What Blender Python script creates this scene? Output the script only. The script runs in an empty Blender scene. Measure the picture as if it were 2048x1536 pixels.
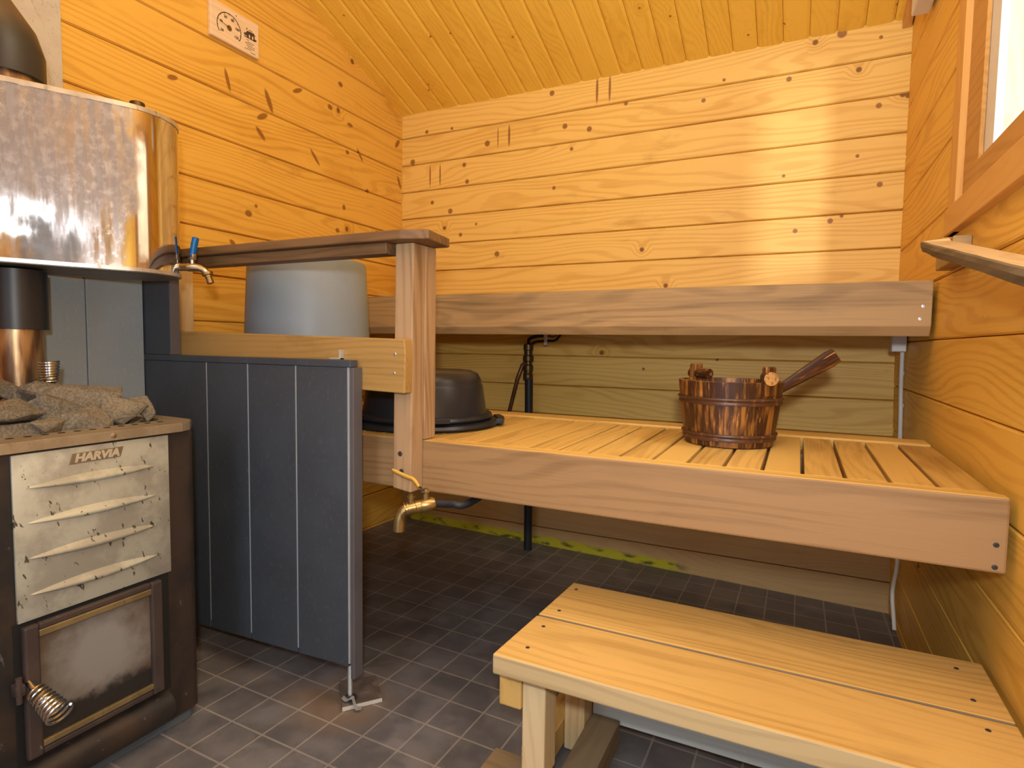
import bpy, bmesh, math, random
from mathutils import Vector, Matrix, noise as mnoise
random.seed(7)
C = bpy.context.scene.collection
sc = bpy.context.scene
PI = math.pi

# ------------------------------------------------------------------ camera
cam_d = bpy.data.cameras.new('camera'); cam = bpy.data.objects.new('camera', cam_d); C.objects.link(cam)
YAW, PITCH, ROLL, FPX = 0.453100216, -0.0650850069, 0.0142050741, 1178.62724
cy_, sy_, cp_, sp_ = math.cos(YAW), math.sin(YAW), math.cos(PITCH), math.sin(PITCH)
fw = Vector((-sy_*cp_, cy_*cp_, sp_)); rt = Vector((cy_, sy_, 0)); up = rt.cross(fw)
r2 = math.cos(ROLL)*rt + math.sin(ROLL)*up; u2 = -math.sin(ROLL)*rt + math.cos(ROLL)*up
M = Matrix((( r2.x, u2.x, -fw.x, 0), (r2.y, u2.y, -fw.y, 0), (r2.z, u2.z, -fw.z, 0.92), (0, 0, 0, 1)))
cam.matrix_world = M
cam_d.sensor_fit = 'HORIZONTAL'; cam_d.sensor_width = 36.0; cam_d.lens = FPX/2048*36.0
cam_d.clip_start = 0.02
sc.camera = cam

# ------------------------------------------------------------------ world, lamps, exposure
wd = bpy.data.worlds.new('daylight'); sc.world = wd; wd.use_nodes = True
wd.node_tree.nodes['Background'].inputs[0].default_value = (0.80, 0.90, 1.0, 1)
wd.node_tree.nodes['Background'].inputs[1].default_value = 1.1
sc.view_settings.view_transform = 'Standard'; sc.view_settings.look = 'None'
sc.view_settings.exposure = -0.08; sc.view_settings.gamma = 1.0
sc.view_settings.use_curve_mapping = False

def area(name, loc, target, sx, sy, power, col):
    l = bpy.data.lights.new(name, 'AREA'); l.shape = 'RECTANGLE'; l.size = sx; l.size_y = sy
    l.energy = power; l.color = col
    o = bpy.data.objects.new(name, l); C.objects.link(o); o.location = loc
    o.rotation_euler = (Vector(target)-Vector(loc)).to_track_quat('-Z', 'Y').to_euler()
    return o
area('camera_flash', (0.035, -0.08, 1.06), (-0.62, 1.9, 1.10), 0.06, 0.06, 12, (0.94, 0.98, 1.0))
area('flash_to_ceiling', (-0.22, 0.15, 1.85), (-0.34, 0.53, 2.70), 0.25, 0.25, 25, (0.92, 0.98, 1.0))
area('bounced_flash', (-0.10, 0.62, 2.46), (-0.10, 1.35, 0.4), 0.9, 0.9, 10.5, (0.94, 0.98, 1.0))
area('washroom_fill', (-0.55, -1.35, 2.38), (-0.55, -1.2, 0.0), 0.9, 0.9, 20, (0.92, 0.96, 1.0))  # added, unseen: lights the washroom so the tank reflects grey
area('daylight_doorway', (-0.45, -1.0, 0.95), (-0.95, 1.2, 0.55), 0.5, 1.3, 9, (0.62, 0.78, 1.0))
area('daylight_porch', (1.20, 1.2, 2.9), (1.25, 2.6, 1.3), 0.6, 1.0, 50, (1.0, 0.98, 0.95))
area('daylight_window', (1.01, -1.5, 1.68), (-0.2, 2.4, 1.45), 0.16, 0.5, 85, (0.96, 0.98, 1.0))

# ------------------------------------------------------------------ mesh helpers
def box(bm, a, b, bev=0.0, seg=2):
    a = Vector(a); b = Vector(b)
    lo = Vector([min(a[i], b[i]) for i in range(3)]); hi = Vector([max(a[i], b[i]) for i in range(3)])
    t = bmesh.new()
    bmesh.ops.create_cube(t, size=1.0, matrix=Matrix.Translation((lo+hi)/2) @ Matrix.Diagonal((*(hi-lo), 1)))
    if bev: bmesh.ops.bevel(t, geom=t.edges[:], offset=bev, segments=seg, affect='EDGES', profile=0.5)
    merge(bm, t)
def merge(bm, t, mi=None):
    me = bpy.data.meshes.new('tmp'); 
    if mi is not None:
        for f in t.faces: f.material_index = mi
    t.to_mesh(me); t.free(); bm.from_mesh(me); bpy.data.meshes.remove(me)
def B(a, b, bev=0.003):
    bm = bmesh.new(); box(bm, a, b, bev); return bm
def prism(bm, pts, d, bev=0.0):
    """closed polygon pts (3D, planar) extruded by vector d"""
    t = bmesh.new(); vs = [t.verts.new(p) for p in pts]; f = t.faces.new(vs)
    r = bmesh.ops.extrude_face_region(t, geom=[f])
    bmesh.ops.translate(t, verts=[v for v in r['geom'] if isinstance(v, bmesh.types.BMVert)], vec=Vector(d))
    bmesh.ops.recalc_face_normals(t, faces=t.faces[:])
    if bev: bmesh.ops.bevel(t, geom=t.edges[:], offset=bev, segments=2, affect='EDGES', profile=0.5)
    merge(bm, t)
def lathe(bm, prof, c, n=48, axis=None, caps=True, half=None):
    """profile (r,h) revolved about axis through c"""
    ax = Vector(axis).normalized() if axis else Vector((0, 0, 1))
    e1 = ax.orthogonal().normalized() if axis else Vector((1, 0, 0)); e2 = ax.cross(e1)
    t = bmesh.new(); rings = []
    for r, h in prof:
        rings.append([t.verts.new(Vector(c)+ax*h+(e1*math.cos(2*PI*k/n)+e2*math.sin(2*PI*k/n))*r) for k in range(n)])
    for a, b in zip(rings, rings[1:]):
        for k in range(n): t.faces.new((a[k], a[(k+1) % n], b[(k+1) % n], b[k]))
    if caps:
        for rg in (rings[0], rings[-1]):
            try: t.faces.new(rg)
            except ValueError: pass
    bmesh.ops.recalc_face_normals(t, faces=t.faces[:])
    merge(bm, t)
def tube(bm, pts, r, n=12, caps=True, sx=1.0):
    pts = [Vector(p) for p in pts]; rs = r if isinstance(r, (list, tuple)) else [r]*len(pts)
    t = bmesh.new(); prev = None; rings = []
    for i, p in enumerate(pts):
        d = (pts[min(i+1, len(pts)-1)]-pts[max(i-1, 0)]).normalized()
        if prev is None: e1 = d.orthogonal().normalized()
        else: e1 = (prev-d*prev.dot(d)).normalized()
        prev = e1; e2 = d.cross(e1)
        rings.append([t.verts.new(p+(e1*math.cos(2*PI*k/n)*sx+e2*math.sin(2*PI*k/n))*rs[i]) for k in range(n)])
    for a, b in zip(rings, rings[1:]):
        for k in range(n): t.faces.new((a[k], a[(k+1) % n], b[(k+1) % n], b[k]))
    if caps: t.faces.new(rings[0]); t.faces.new(rings[-1])
    bmesh.ops.recalc_face_normals(t, faces=t.faces[:]); merge(bm, t)
def smooth_path(pts, n=8):
    pts = [Vector(p) for p in pts]; out = []
    P = [pts[0]*2-pts[1]]+pts+[pts[-1]*2-pts[-2]]
    for i in range(1, len(P)-2):
        for k in range(n):
            t = k/n; a, b, c, d = P[i-1], P[i], P[i+1], P[i+2]
            out.append(0.5*((2*b)+(c-a)*t+(2*a-5*b+4*c-d)*t*t+(3*b-a-3*c+d)*t**3))
    out.append(pts[-1]); return out
def obj(name, bm, mats, parent=None, smooth=False, label=None):
    me = bpy.data.meshes.new(name); bm.to_mesh(me); bm.free()
    for m in (mats if isinstance(mats, (list, tuple)) else [mats]): me.materials.append(m)
    if smooth:
        for p in me.polygons: p.use_smooth = True
        me.set_sharp_from_angle(angle=math.radians(40))
    o = bpy.data.objects.new(name, me); C.objects.link(o)
    if parent is not None: attach(o, parent)
    if label: o['label'] = label
    return o
def attach(o, parent):
    o.parent = parent
    if parent.type == 'EMPTY': o.matrix_parent_inverse = Matrix.Translation(parent.location).inverted()
def thing(name, label, cat, loc, group=None):
    o = bpy.data.objects.new(name, None); C.objects.link(o); o.location = loc; o.empty_display_size = 0.05
    o['label'] = label; o['category'] = cat
    if group: o['group'] = group
    return o
def tag(o, label, cat, group=None):
    o['label'] = label; o['category'] = cat
    if group: o['group'] = group
    return o
def struct(o, label=None):
    o['kind'] = 'structure'
    if label: o['label'] = label
    return o

# ------------------------------------------------------------------ material helpers
class NT:
    def __init__(s, name):
        s.m = bpy.data.materials.new(name); s.m.use_nodes = True; s.t = s.m.node_tree
        s.bsdf = s.t.nodes['Principled BSDF']
    def n(s, typ, ins=None, **kw):
        nd = s.t.nodes.new(typ)
        for k, v in kw.items(): setattr(nd, k, v)
        for k, v in (ins or {}).items(): s.set(nd.inputs[k], v)
        return nd
    def set(s, sock, v):
        if isinstance(v, bpy.types.NodeSocket): s.t.links.new(v, sock)
        else: sock.default_value = v
    def math(s, op, a, b=None, clamp=False, c=None):
        nd = s.n('ShaderNodeMath', operation=op, use_clamp=clamp); s.set(nd.inputs[0], a)
        if b is not None: s.set(nd.inputs[1], b)
        if c is not None: s.set(nd.inputs[2], c)
        return nd.outputs[0]
    def vmath(s, op, a, b=None):
        nd = s.n('ShaderNodeVectorMath', operation=op); s.set(nd.inputs[0], a)
        if b is not None: s.set(nd.inputs[1], b)
        return nd.outputs['Value' if op in ('LENGTH', 'DISTANCE') else 'Vector']
    def sep(s, v): nd = s.n('ShaderNodeSeparateXYZ'); s.set(nd.inputs[0], v); return nd.outputs
    def comb(s, x, y, z):
        nd = s.n('ShaderNodeCombineXYZ'); s.set(nd.inputs[0], x); s.set(nd.inputs[1], y); s.set(nd.inputs[2], z); return nd.outputs[0]
    def noise(s, vec, scale=1.0, detail=3.0, rough=0.5):
        nd = s.n('ShaderNodeTexNoise', {'Vector': vec, 'Scale': scale, 'Detail': detail, 'Roughness': rough}); return nd.outputs['Fac']
    def mapr(s, v, a, b, c=0.0, d=1.0, smooth=True):
        nd = s.n('ShaderNodeMapRange', interpolation_type='SMOOTHSTEP' if smooth else 'LINEAR')
        for i, q in enumerate((v, a, b, c, d)): s.set(nd.inputs[i], q)
        return nd.outputs[0]
    def mix(s, f, a, b, mode='MIX'):
        nd = s.n('ShaderNodeMix', data_type='RGBA', blend_type=mode); s.set(nd.inputs[0], f)
        s.set(nd.inputs[6], a if isinstance(a, bpy.types.NodeSocket) else (*a[:3], 1)); s.set(nd.inputs[7], b if isinstance(b, bpy.types.NodeSocket) else (*b[:3], 1))
        return nd.outputs[2]
    def ocoord(s, rnd=False):
        v = s.n('ShaderNodeTexCoord').outputs['Object']
        if rnd:
            r = s.n('ShaderNodeObjectInfo').outputs['Random']
            v = s.vmath('ADD', v, s.comb(s.math('MULTIPLY', r, 13.7), s.math('MULTIPLY', r, 7.3), s.math('MULTIPLY', r, 3.9)))
        return v
    def bump(s, h, strength=0.2, dist=0.002):
        nd = s.n('ShaderNodeBump', {'Height': h, 'Strength': strength, 'Distance': dist}); s.t.links.new(nd.outputs[0], s.bsdf.inputs['Normal'])
    def out(s, color=None, rough=None, metal=None, spec=None):
        for k, v in (('Base Color', color), ('Roughness', rough), ('Metallic', metal), ('Specular IOR Level', spec)):
            if v is None: continue
            if k == 'Base Color' and not isinstance(v, bpy.types.NodeSocket): v = (*v[:3], 1)
            s.set(s.bsdf.inputs[k], v)
        return s.m

def wood(name, light, dark, axis='x', vw=None, board=None, knot=0.4, kscale=7.0, knotc=(0.19, 0.065, 0.014), ksize=0.07,
         rough=0.55, ring=0.75, fine=0.35, marks=None, tint=0.25, tone=0.5, extra=None, spec=0.35, blot=0.35):
    """lengthwise grain wood; board = (coordinate letter, start, pitch) varies every board of a wall"""
    s = NT(name)
    base = s.ocoord(rnd=board is None)
    X, Y, Z = s.sep(base); co = {'x': X, 'y': Y, 'z': Z}
    oth = vw or [c for c in 'xyz' if c != axis]
    u, v, w = co[axis], co[oth[0]], co[oth[1]]
    if board:
        idx = s.math('FLOOR', s.math('DIVIDE', s.math('SUBTRACT', co[board[0]], board[1]), board[2]))
        rb = s.n('ShaderNodeTexWhiteNoise', noise_dimensions='1D'); s.set(rb.inputs['W'], idx)
        rv = rb.outputs['Value']
        u = s.math('ADD', u, s.math('MULTIPLY', rv, 23.0)); v0 = v
        v = s.math('ADD', v, s.math('MULTIPLY', rv, 5.0)); w = s.math('ADD', w, s.math('MULTIPLY', rv, 9.0))
    else:
        rv = s.n('ShaderNodeObjectInfo').outputs['Random']
    # knots
    kv = s.n('ShaderNodeTexVoronoi', {'Vector': s.comb(u, v, 0.0), 'Scale': kscale}, voronoi_dimensions='2D')
    gate = s.math('LESS_THAN', s.sep(kv.outputs['Color'])[0], knot)
    kd = kv.outputs['Distance']
    halo = s.math('MULTIPLY', s.mapr(kd, 0.0, 0.30, 1.0, 0.0), gate)
    kmask = s.math('MULTIPLY', s.mapr(kd, ksize*0.55, ksize, 1.0, 0.0), gate)
    # growth rings
    low = s.noise(s.comb(s.math('MULTIPLY', u, 0.8), s.math('MULTIPLY', v, 5.0), s.math('MULTIPLY', w, 5.0)), 1.0, 2.0)
    ph = s.math('ADD', s.math('MULTIPLY', v, 260.0), s.math('ADD', s.math('MULTIPLY', low, 95.0), s.math('MULTIPLY', halo, 12.0)))
    ph = s.math('ADD', ph, s.math('MULTIPLY', w, 200.0))
    rg = s.math('SINE', ph)
    rg = s.mapr(rg, -0.3, 1.0, 0.0, 1.0)
    fib = s.noise(s.comb(s.math('MULTIPLY', u, 5.0), s.math('MULTIPLY', v, 170.0), s.math('MULTIPLY', w, 170.0)), 1.0, 4.0, 0.6)
    fac = s.math('ADD', s.math('MULTIPLY', rg, ring*0.65), s.math('MULTIPLY', s.math('SUBTRACT', fib, 0.5), fine*2.0))
    tn = s.noise(s.comb(s.math('MULTIPLY', u, 1.3), s.math('MULTIPLY', v, 9.0), s.math('MULTIPLY', w, 9.0)), 1.3, 3.0)
    fac = s.math('ADD', fac, s.math('MULTIPLY', s.math('SUBTRACT', tn, 0.5), tone*2.6))
    fac = s.math('ADD', fac, s.math('MULTIPLY', s.math('SUBTRACT', rv, 0.5), tint*2.0))
    fac = s.math('ADD', fac, s.math('MULTIPLY', halo, 0.25), clamp=True)
    col = s.mix(fac, light, dark)
    col = s.mix(s.math('MULTIPLY', kmask, 0.9), col, knotc)
    if marks:
        pv = s.comb(co[axis], co[oth[0]], 0.0); acc = None
        for (cu, cv, ru, rv_, rot) in marks:
            mp = s.n('ShaderNodeMapping', {'Vector': pv, 'Location': (cu, cv, 0), 'Rotation': (0, 0, rot), 'Scale': (ru, rv_, 1)}, vector_type='TEXTURE')
            m = s.mapr(s.vmath('LENGTH', mp.outputs[0]), 0.65, 1.1, 1.0, 0.0)
            acc = m if acc is None else s.math('MAXIMUM', acc, m)
        mc = s.mix(fib, (0.30, 0.11, 0.025), knotc)
        col = s.mix(s.math('MULTIPLY', acc, 0.85), col, mc)
    st_ = s.mapr(s.noise(s.comb(s.math('MULTIPLY', u, 3.0), s.math('MULTIPLY', v, 8.0), s.math('MULTIPLY', w, 8.0)), 1.7, 4.0, .65), .58, .80, 0.0, blot)
    col = s.mix(st_, col, tuple(k*.55 for k in dark))
    if extra: col = extra(s, col, co)
    s.bump(s.math('ADD', fib, s.math('MULTIPLY', rg, 0.3)), 0.12, 0.0015)
    return s.out(col, rough, spec=spec)

# ------------------------------------------------------------------ materials
def px_back(u, v, r=1.0): return (u, v, 0.0115*r, 0.0115*r, 0)
KB = [(-0.998, 1.999, 1.1), (-0.936, 1.852, 1.1), (-0.827, 1.825, 1.1), (-0.674, 1.904, .8), (-0.904, 1.754, .8), (-1.638, 1.928, .9), (-1.498, 1.924, .7), (-1.719, 1.797, 1.3),
      (-1.31, 1.831, 1.3), (-1.43, 1.75, 1.0), (-1.414, 1.673, 1.0), (-1.605, 1.595, .9), (-1.504, 1.546, 1.2), (-1.364, 1.476, .6), (-1.447, 1.433, .9), (-1.254, 1.334, 1.2),
      (0.086, 2.017, 1.5), (0.203, 1.98, .6), (0.207, 1.754, .9), (-0.076, 1.892, .9), (-0.371, 1.866, .8), (-0.299, 1.929, .6), (-0.08, 1.551, .6), (0.151, 1.593, .6), (0.222, 1.489, .9),
      (0.077, 1.377, .9), (0.112, 1.391, .6), (-0.981, 1.6, .8), (-0.034, 1.35, .8), (-0.287, 0.876, .5), (-0.572, 0.832, .6)]
marks_back = [px_back(*k) for k in KB] + [(-0.797, 1.976, .006, .058, 0), (-0.743, 1.976, .0055, .058, 0), (-1.2, 1.85, .006, .052, 0), (-1.256, 1.85, .003, .05, 0), (-1.618, 1.72, .0045, .056, 0), (-1.562, 1.72, .0045, .056, 0)]
marks_left = [(1.595, 1.798, .045, .012, -1.15), (1.565, 1.733, .03, .011, .55), (1.556, 1.67, .03, .010, -.75), (1.733, 1.888, .03, .009, .5), (1.97, 2.004, .015, .012, 0), (1.908, 1.889, .016, .012, 0),
              (1.822, 1.662, .04, .008, -.8), (1.422, 1.804, .04, .008, -1.3), (1.499, 1.375, .017, .013, 0), (1.532, 1.408, .008, .007, 0), (2.011, 1.737, .012, .010, 0), (2.091, 1.749, .035, .007, -.9),
              (1.988, 1.5, .011, .013, 0), (2.028, 1.857, .02, .009, 0), (1.948, 1.396, .013, .011, 0), (1.431, 1.262, .015, .009, -.6), (1.225, 1.733, .02, .009, .3), (2.375, 1.70, .035, .010, -1.1), (2.36, 1.88, .03, .012, .9), (2.141, 1.605, .011, .01, 0)]
def mould_and_fade(s, col, co):
    # yellow-green growth along the wet foot of the wall
    col = s.mix(s.mapr(co['z'], 0.10, 0.60, 0.75, 0.0), col, (0.42, 0.29, 0.17))  # lower wall blended towards a duller brown
    h = s.math('SUBTRACT', co['z'], s.math('ADD', s.math('MULTIPLY', co['x'], -0.0238), 0.005))
    nz = s.noise(s.comb(s.math('MULTIPLY', co['x'], 14.0), 0.0, s.math('MULTIPLY', co['z'], 40.0)), 1.0, 4.0)
    edge = s.mapr(s.math('ADD', h, s.math('MULTIPLY', s.math('SUBTRACT', nz, 0.5), 0.04)), 0.030, 0.046, 1.0, 0.0)
    rng = s.math('MULTIPLY', s.mapr(co['x'], -0.45, -0.33, 1.0, 0.0), edge)
    col = s.mix(s.math('MULTIPLY', rng, 0.9), col, s.mix(s.mapr(nz, .48, .68), (0.50, 0.46, 0.010), (0.035, 0.06, 0.010)))
    return col
W = {}
PL, PD = (0.80, 0.43, 0.105), (0.60, 0.27, 0.045)
W['back'] = wood('pine_back_wall', (0.88, 0.575, 0.150), (0.66, 0.34, 0.055), 'x', 'zy', ('z', 0.1065, 0.1288), knot=0.10, kscale=6.0, marks=marks_back, tint=0.10, ring=0.65, tone=0.35, rough=0.5, extra=mould_and_fade)
W['left'] = wood('pine_left_wall', (0.82, 0.48, 0.085), (0.55, 0.245, 0.025), 'y', 'zx', ('z', 0.062, 0.1541), knot=0.10, kscale=5.0, marks=marks_left, tint=0.12, ring=0.6, tone=0.5, rough=0.45)
W['right'] = wood('pine_right_wall', (0.86, 0.51, 0.090), (0.62, 0.30, 0.034), 'y', 'zx', ('z', 0.0, 0.158), knot=0.12, kscale=4.0, tint=0.12, ring=0.7, tone=0.45, rough=0.5)
W['ceil'] = wood('pine_ceiling', (0.93, 0.59, 0.085), (0.76, 0.405, 0.035), 'y', 'xz', ('x', -1.80, 0.085), knot=0.30, kscale=8.0, ksize=0.045, knotc=(.32, .13, .03), tint=0.18, ring=0.45, tone=0.35, rough=0.38)
for a in 'xyz':
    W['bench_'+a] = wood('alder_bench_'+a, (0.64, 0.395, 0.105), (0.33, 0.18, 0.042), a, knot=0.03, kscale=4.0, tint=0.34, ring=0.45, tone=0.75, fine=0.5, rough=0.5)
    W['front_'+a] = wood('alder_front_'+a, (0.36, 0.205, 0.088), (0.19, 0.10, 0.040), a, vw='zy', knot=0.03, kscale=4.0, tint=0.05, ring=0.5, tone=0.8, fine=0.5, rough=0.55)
    W['guard_'+a] = wood('oiled_guard_'+a, (0.42, 0.245, 0.075), (0.21, 0.115, 0.033), a, vw='zy', knot=0.05, kscale=5.0, tint=0.05, ring=0.4, tone=0.6, fine=0.5, rough=0.5)
    W['grey_'+a] = wood('weathered_bench_'+a, (0.45, 0.29, 0.130), (0.22, 0.14, 0.066), a, vw=None, knot=0.03, kscale=4.0, tint=0.05, ring=0.55, tone=0.8, fine=0.6, rough=0.6)
    W['post_'+a] = wood('aspen_post_'+a, (0.43, 0.275, 0.145), (0.20, 0.105, 0.043), a, knot=0.12, kscale=5.0, tint=0.05, ring=0.6, tone=0.8, rough=0.55)
    W['stool_'+a] = wood('spruce_stool_'+a, (0.66, 0.40, 0.120), (0.40, 0.215, 0.055), a, knot=0.14, kscale=5.0, tint=0.05, ring=0.5, tone=0.6, rough=0.55)
    W['pale_'+a] = wood('pale_spruce_'+a, (0.72, 0.53, 0.29), (0.50, 0.33, 0.15), a, knot=0.08, kscale=6.0, tint=0.05, ring=0.5, tone=0.4, rough=0.6)
    W['old_'+a] = wood('old_wet_board_gap_shade_'+a, (0.26, 0.18, 0.095), (0.12, 0.08, 0.045), a, knot=0.05, kscale=5.0, tint=0.1, ring=0.5, tone=0.6, rough=0.7)
W['raw_x'] = wood('raw_spruce_edge', (0.56, 0.40, 0.20), (0.36, 0.24, 0.115), 'x', vw='zy', knot=0.10, kscale=6.0, tint=0.05, ring=0.6, tone=0.4, rough=0.6)
W['rail'] = wood('smoked_rail', (0.22, 0.120, 0.050), (0.085, 0.042, 0.018), 'x', knot=0.15, kscale=7.0, tint=0.0, ring=0.5, tone=0.6, rough=0.55)
W['white_paint'] = wood('greyed_white_board', (0.66, 0.68, 0.62), (0.48, 0.50, 0.46), 'x', knot=0.03, kscale=5.0, tint=0.0, ring=0.4, tone=0.3, rough=0.6)
W['casing_z'] = wood('pine_casing_z', (0.74, 0.40, 0.11), (0.56, 0.26, 0.055), 'z', knot=0.02, kscale=4.0, tint=0.05, ring=0.4, tone=0.3)
W['casing_y'] = wood('pine_casing_y', (0.74, 0.40, 0.11), (0.56, 0.26, 0.055), 'y', knot=0.02, kscale=4.0, tint=0.05, ring=0.4, tone=0.3)
W['sash_y'] = wood('brown_sash', (0.60, 0.31, 0.085), (0.40, 0.18, 0.038), 'y', knot=0.0, kscale=4.0, tint=0.0, ring=0.5, tone=0.4)
W['bark_y'] = wood('weathered_live_edge', (0.20, 0.145, 0.080), (0.085, 0.06, 0.034), 'y', knot=0.0, kscale=4.0, tint=0.0, ring=0.6, tone=0.9, rough=0.8)
W['dial'] = wood('raw_pine_plate', (0.86, 0.66, 0.42), (0.70, 0.47, 0.24), 'y', vw='zx', knot=0.08, kscale=9.0, tint=0.0, ring=0.5, tone=0.3, rough=0.6)

def flat(name, col, rough=0.5, metal=0.0, var=0.15, vs=12.0, bump=0.0, bs=60.0, spec=0.4):
    s = NT(name); v = s.ocoord()
    n = s.noise(v, vs, 4.0)
    c = s.mix(n, tuple(k*(1-var) for k in col), tuple(min(1, k*(1+var)) for k in col))
    if bump: s.bump(s.noise(v, bs, 3.0), bump, 0.002)
    return s.out(c, rough, metal, spec)
def speckled(name, col, specks, rough=0.5, metal=0.0, lo=0.60, hi=0.66, scale=70.0, col2=None, s2=9.0, bump=0.05):
    """dirty painted or bare metal: base colour, slow mottling, small specks"""
    s = NT(name); v = s.ocoord()
    n = s.noise(v, s2, 5.0, 0.6); c = s.mix(s.mapr(n, .38, .62), col, col2 or tuple(k*.7 for k in col))
    st = s.vmath('MULTIPLY', s.vmath('ADD', v, s.comb(0.0, s.math('MULTIPLY', s.sep(v)[2], .25), 0.0)), (1.0, 1.0, 0.42))
    c = s.mix(s.mapr(s.noise(st, scale, 3.0, 0.6), lo, hi), c, specks)
    s.bump(n, bump, 0.002)
    return s.out(c, rough, metal)
Mt = {}
Mt['panel'] = speckled('dark_fibre_board', (0.054, 0.065, 0.082), (0.075, 0.088, 0.108), 0.5, 0, .55, .75, 160.0, (0.048, 0.056, 0.070), 6.0)
Mt['panel_line'] = flat('worn_groove', (0.34, 0.36, 0.37), 0.6)
Mt['panel_edge'] = flat('board_edge', (0.105, 0.095, 0.10), 0.5)
Mt['shield'] = speckled('grey_fibre_board', (0.31, 0.365, 0.41), (0.35, 0.405, 0.45), 0.5, 0, .55, .75, 160.0, (0.29, 0.345, 0.385), 5.0)
Mt['cement'] = speckled('cement_board', (0.58, 0.54, 0.46), (0.42, 0.38, 0.32), 0.8, 0, .58, .68, 220.0, (0.55, 0.50, 0.43), 20.0)
Mt['tub'] = flat('grey_plastic', (0.270, 0.320, 0.365), 0.42, 0, 0.06, 4.0)
Mt['black_plastic'] = flat('black_plastic', (0.020, 0.020, 0.023), 0.30, 0, 0.2, 8.0)
Mt['stove_paint'] = speckled('burnt_black_paint', (0.024, 0.022, 0.022), (0.11, 0.10, 0.095), 0.48, 0.2, .68, .73, 90.0, (0.058, 0.038, 0.027), 7.0, 0.1)
Mt['stove_steel'] = speckled('stained_steel', (0.56, 0.555, 0.455), (0.10, 0.085, 0.06), 0.5, 0.4, .64, .68, 85.0, (0.40, 0.38, 0.315), 14.0, 0.05)
Mt['rim_steel'] = speckled('tanned_steel', (0.46, 0.385, 0.27), (0.34, 0.27, 0.17), 0.42, 0.6, .62, .75, 140.0, (0.36, 0.29, 0.19), 10.0, 0.05)
Mt['door_frame'] = speckled('brown_cast_iron', (0.085, 0.058, 0.048), (0.20, 0.17, 0.14), 0.55, 0.2, .68, .74, 90.0, (0.06, 0.042, 0.038), 9.0)
def sooty():
    s = NT('sooty_glass'); v = s.ocoord(); X, Y, Z = s.sep(v)
    n = s.noise(v, 14.0, 5.0, .6)
    d = s.vmath('LENGTH', s.vmath('MULTIPLY', s.vmath('SUBTRACT', v, (0, 0.64, 0.325)), (0, 8.5, 9.5)))
    pale = s.mapr(s.math('ADD', d, s.math('MULTIPLY', s.math('SUBTRACT', n, .5), 1.2)), 0.25, 1.05, 1.0, 0.0)
    c = s.mix(pale, (0.125, 0.09, 0.062), (0.27, 0.255, 0.24))
    soot = s.mapr(s.math('ADD', Z, s.math('MULTIPLY', s.math('SUBTRACT', n, .5), .10)), 0.238, 0.262, 1.0, 0.0)
    c = s.mix(soot, c, (0.025, 0.022, 0.020))
    return s.out(c, 0.25, 0.0, 0.5)
Mt['soot_glass'] = sooty()
Mt['brass_strip'] = speckled('brass_strip', (0.46, 0.35, 0.17), (0.26, 0.19, 0.10), 0.4, 0.7, .6, .7, 60.0)
def rock():
    s = NT('sauna_rock'); v = s.ocoord()
    r = s.n('ShaderNodeObjectInfo').outputs['Random']
    n = s.noise(v, 220.0, 4.0, .7); n2 = s.noise(v, 22.0, 3.0)
    a = s.mix(r, (0.135, 0.120, 0.095), (0.20, 0.165, 0.115))
    c = s.mix(s.mapr(n, .35, .65), s.mix(n2, a, (0.060, 0.055, 0.050)), s.mix(n2, (0.30, 0.26, 0.19), a))
    s.bump(s.math('ADD', n, s.math('MULTIPLY', s.noise(v, 60.0, 4.0), 1.5)), 0.5, 0.003)
    return s.out(c, 0.85)
Mt['rock'] = rock()
Mt['sleeve'] = speckled('black_pipe_paint', (0.030, 0.030, 0.033), (0.10, 0.10, 0.11), 0.38, 0.3, .70, .76, 70.0, (0.045, 0.04, 0.038), 7.0)
def burnt():
    s = NT('heat_tinted_steel'); v = s.ocoord(); X, Y, Z = s.sep(v)
    n = s.noise(s.vmath('MULTIPLY', v, (1, 1, .15)), 40.0, 4.0)
    c = s.mix(s.mapr(n, .40, .62), (0.50, 0.33, 0.17), (0.17, 0.095, 0.055))
    return s.out(c, 0.34, 0.75)
Mt['burnt_steel'] = burnt()
def elbow_mat():
    s = NT('scorched_elbow'); v = s.ocoord(); X, Y, Z = s.sep(v)
    n = s.noise(v, 30.0, 4.0)
    f = s.mapr(s.math('ADD', Z, s.math('MULTIPLY', s.math('SUBTRACT', n, .5), .05)), 1.535, 1.60)
    return s.out(s.mix(f, (0.04, 0.041, 0.045), (0.13, 0.095, 0.07)), 0.42, 0.25)
Mt['elbow'] = elbow_mat()
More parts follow.
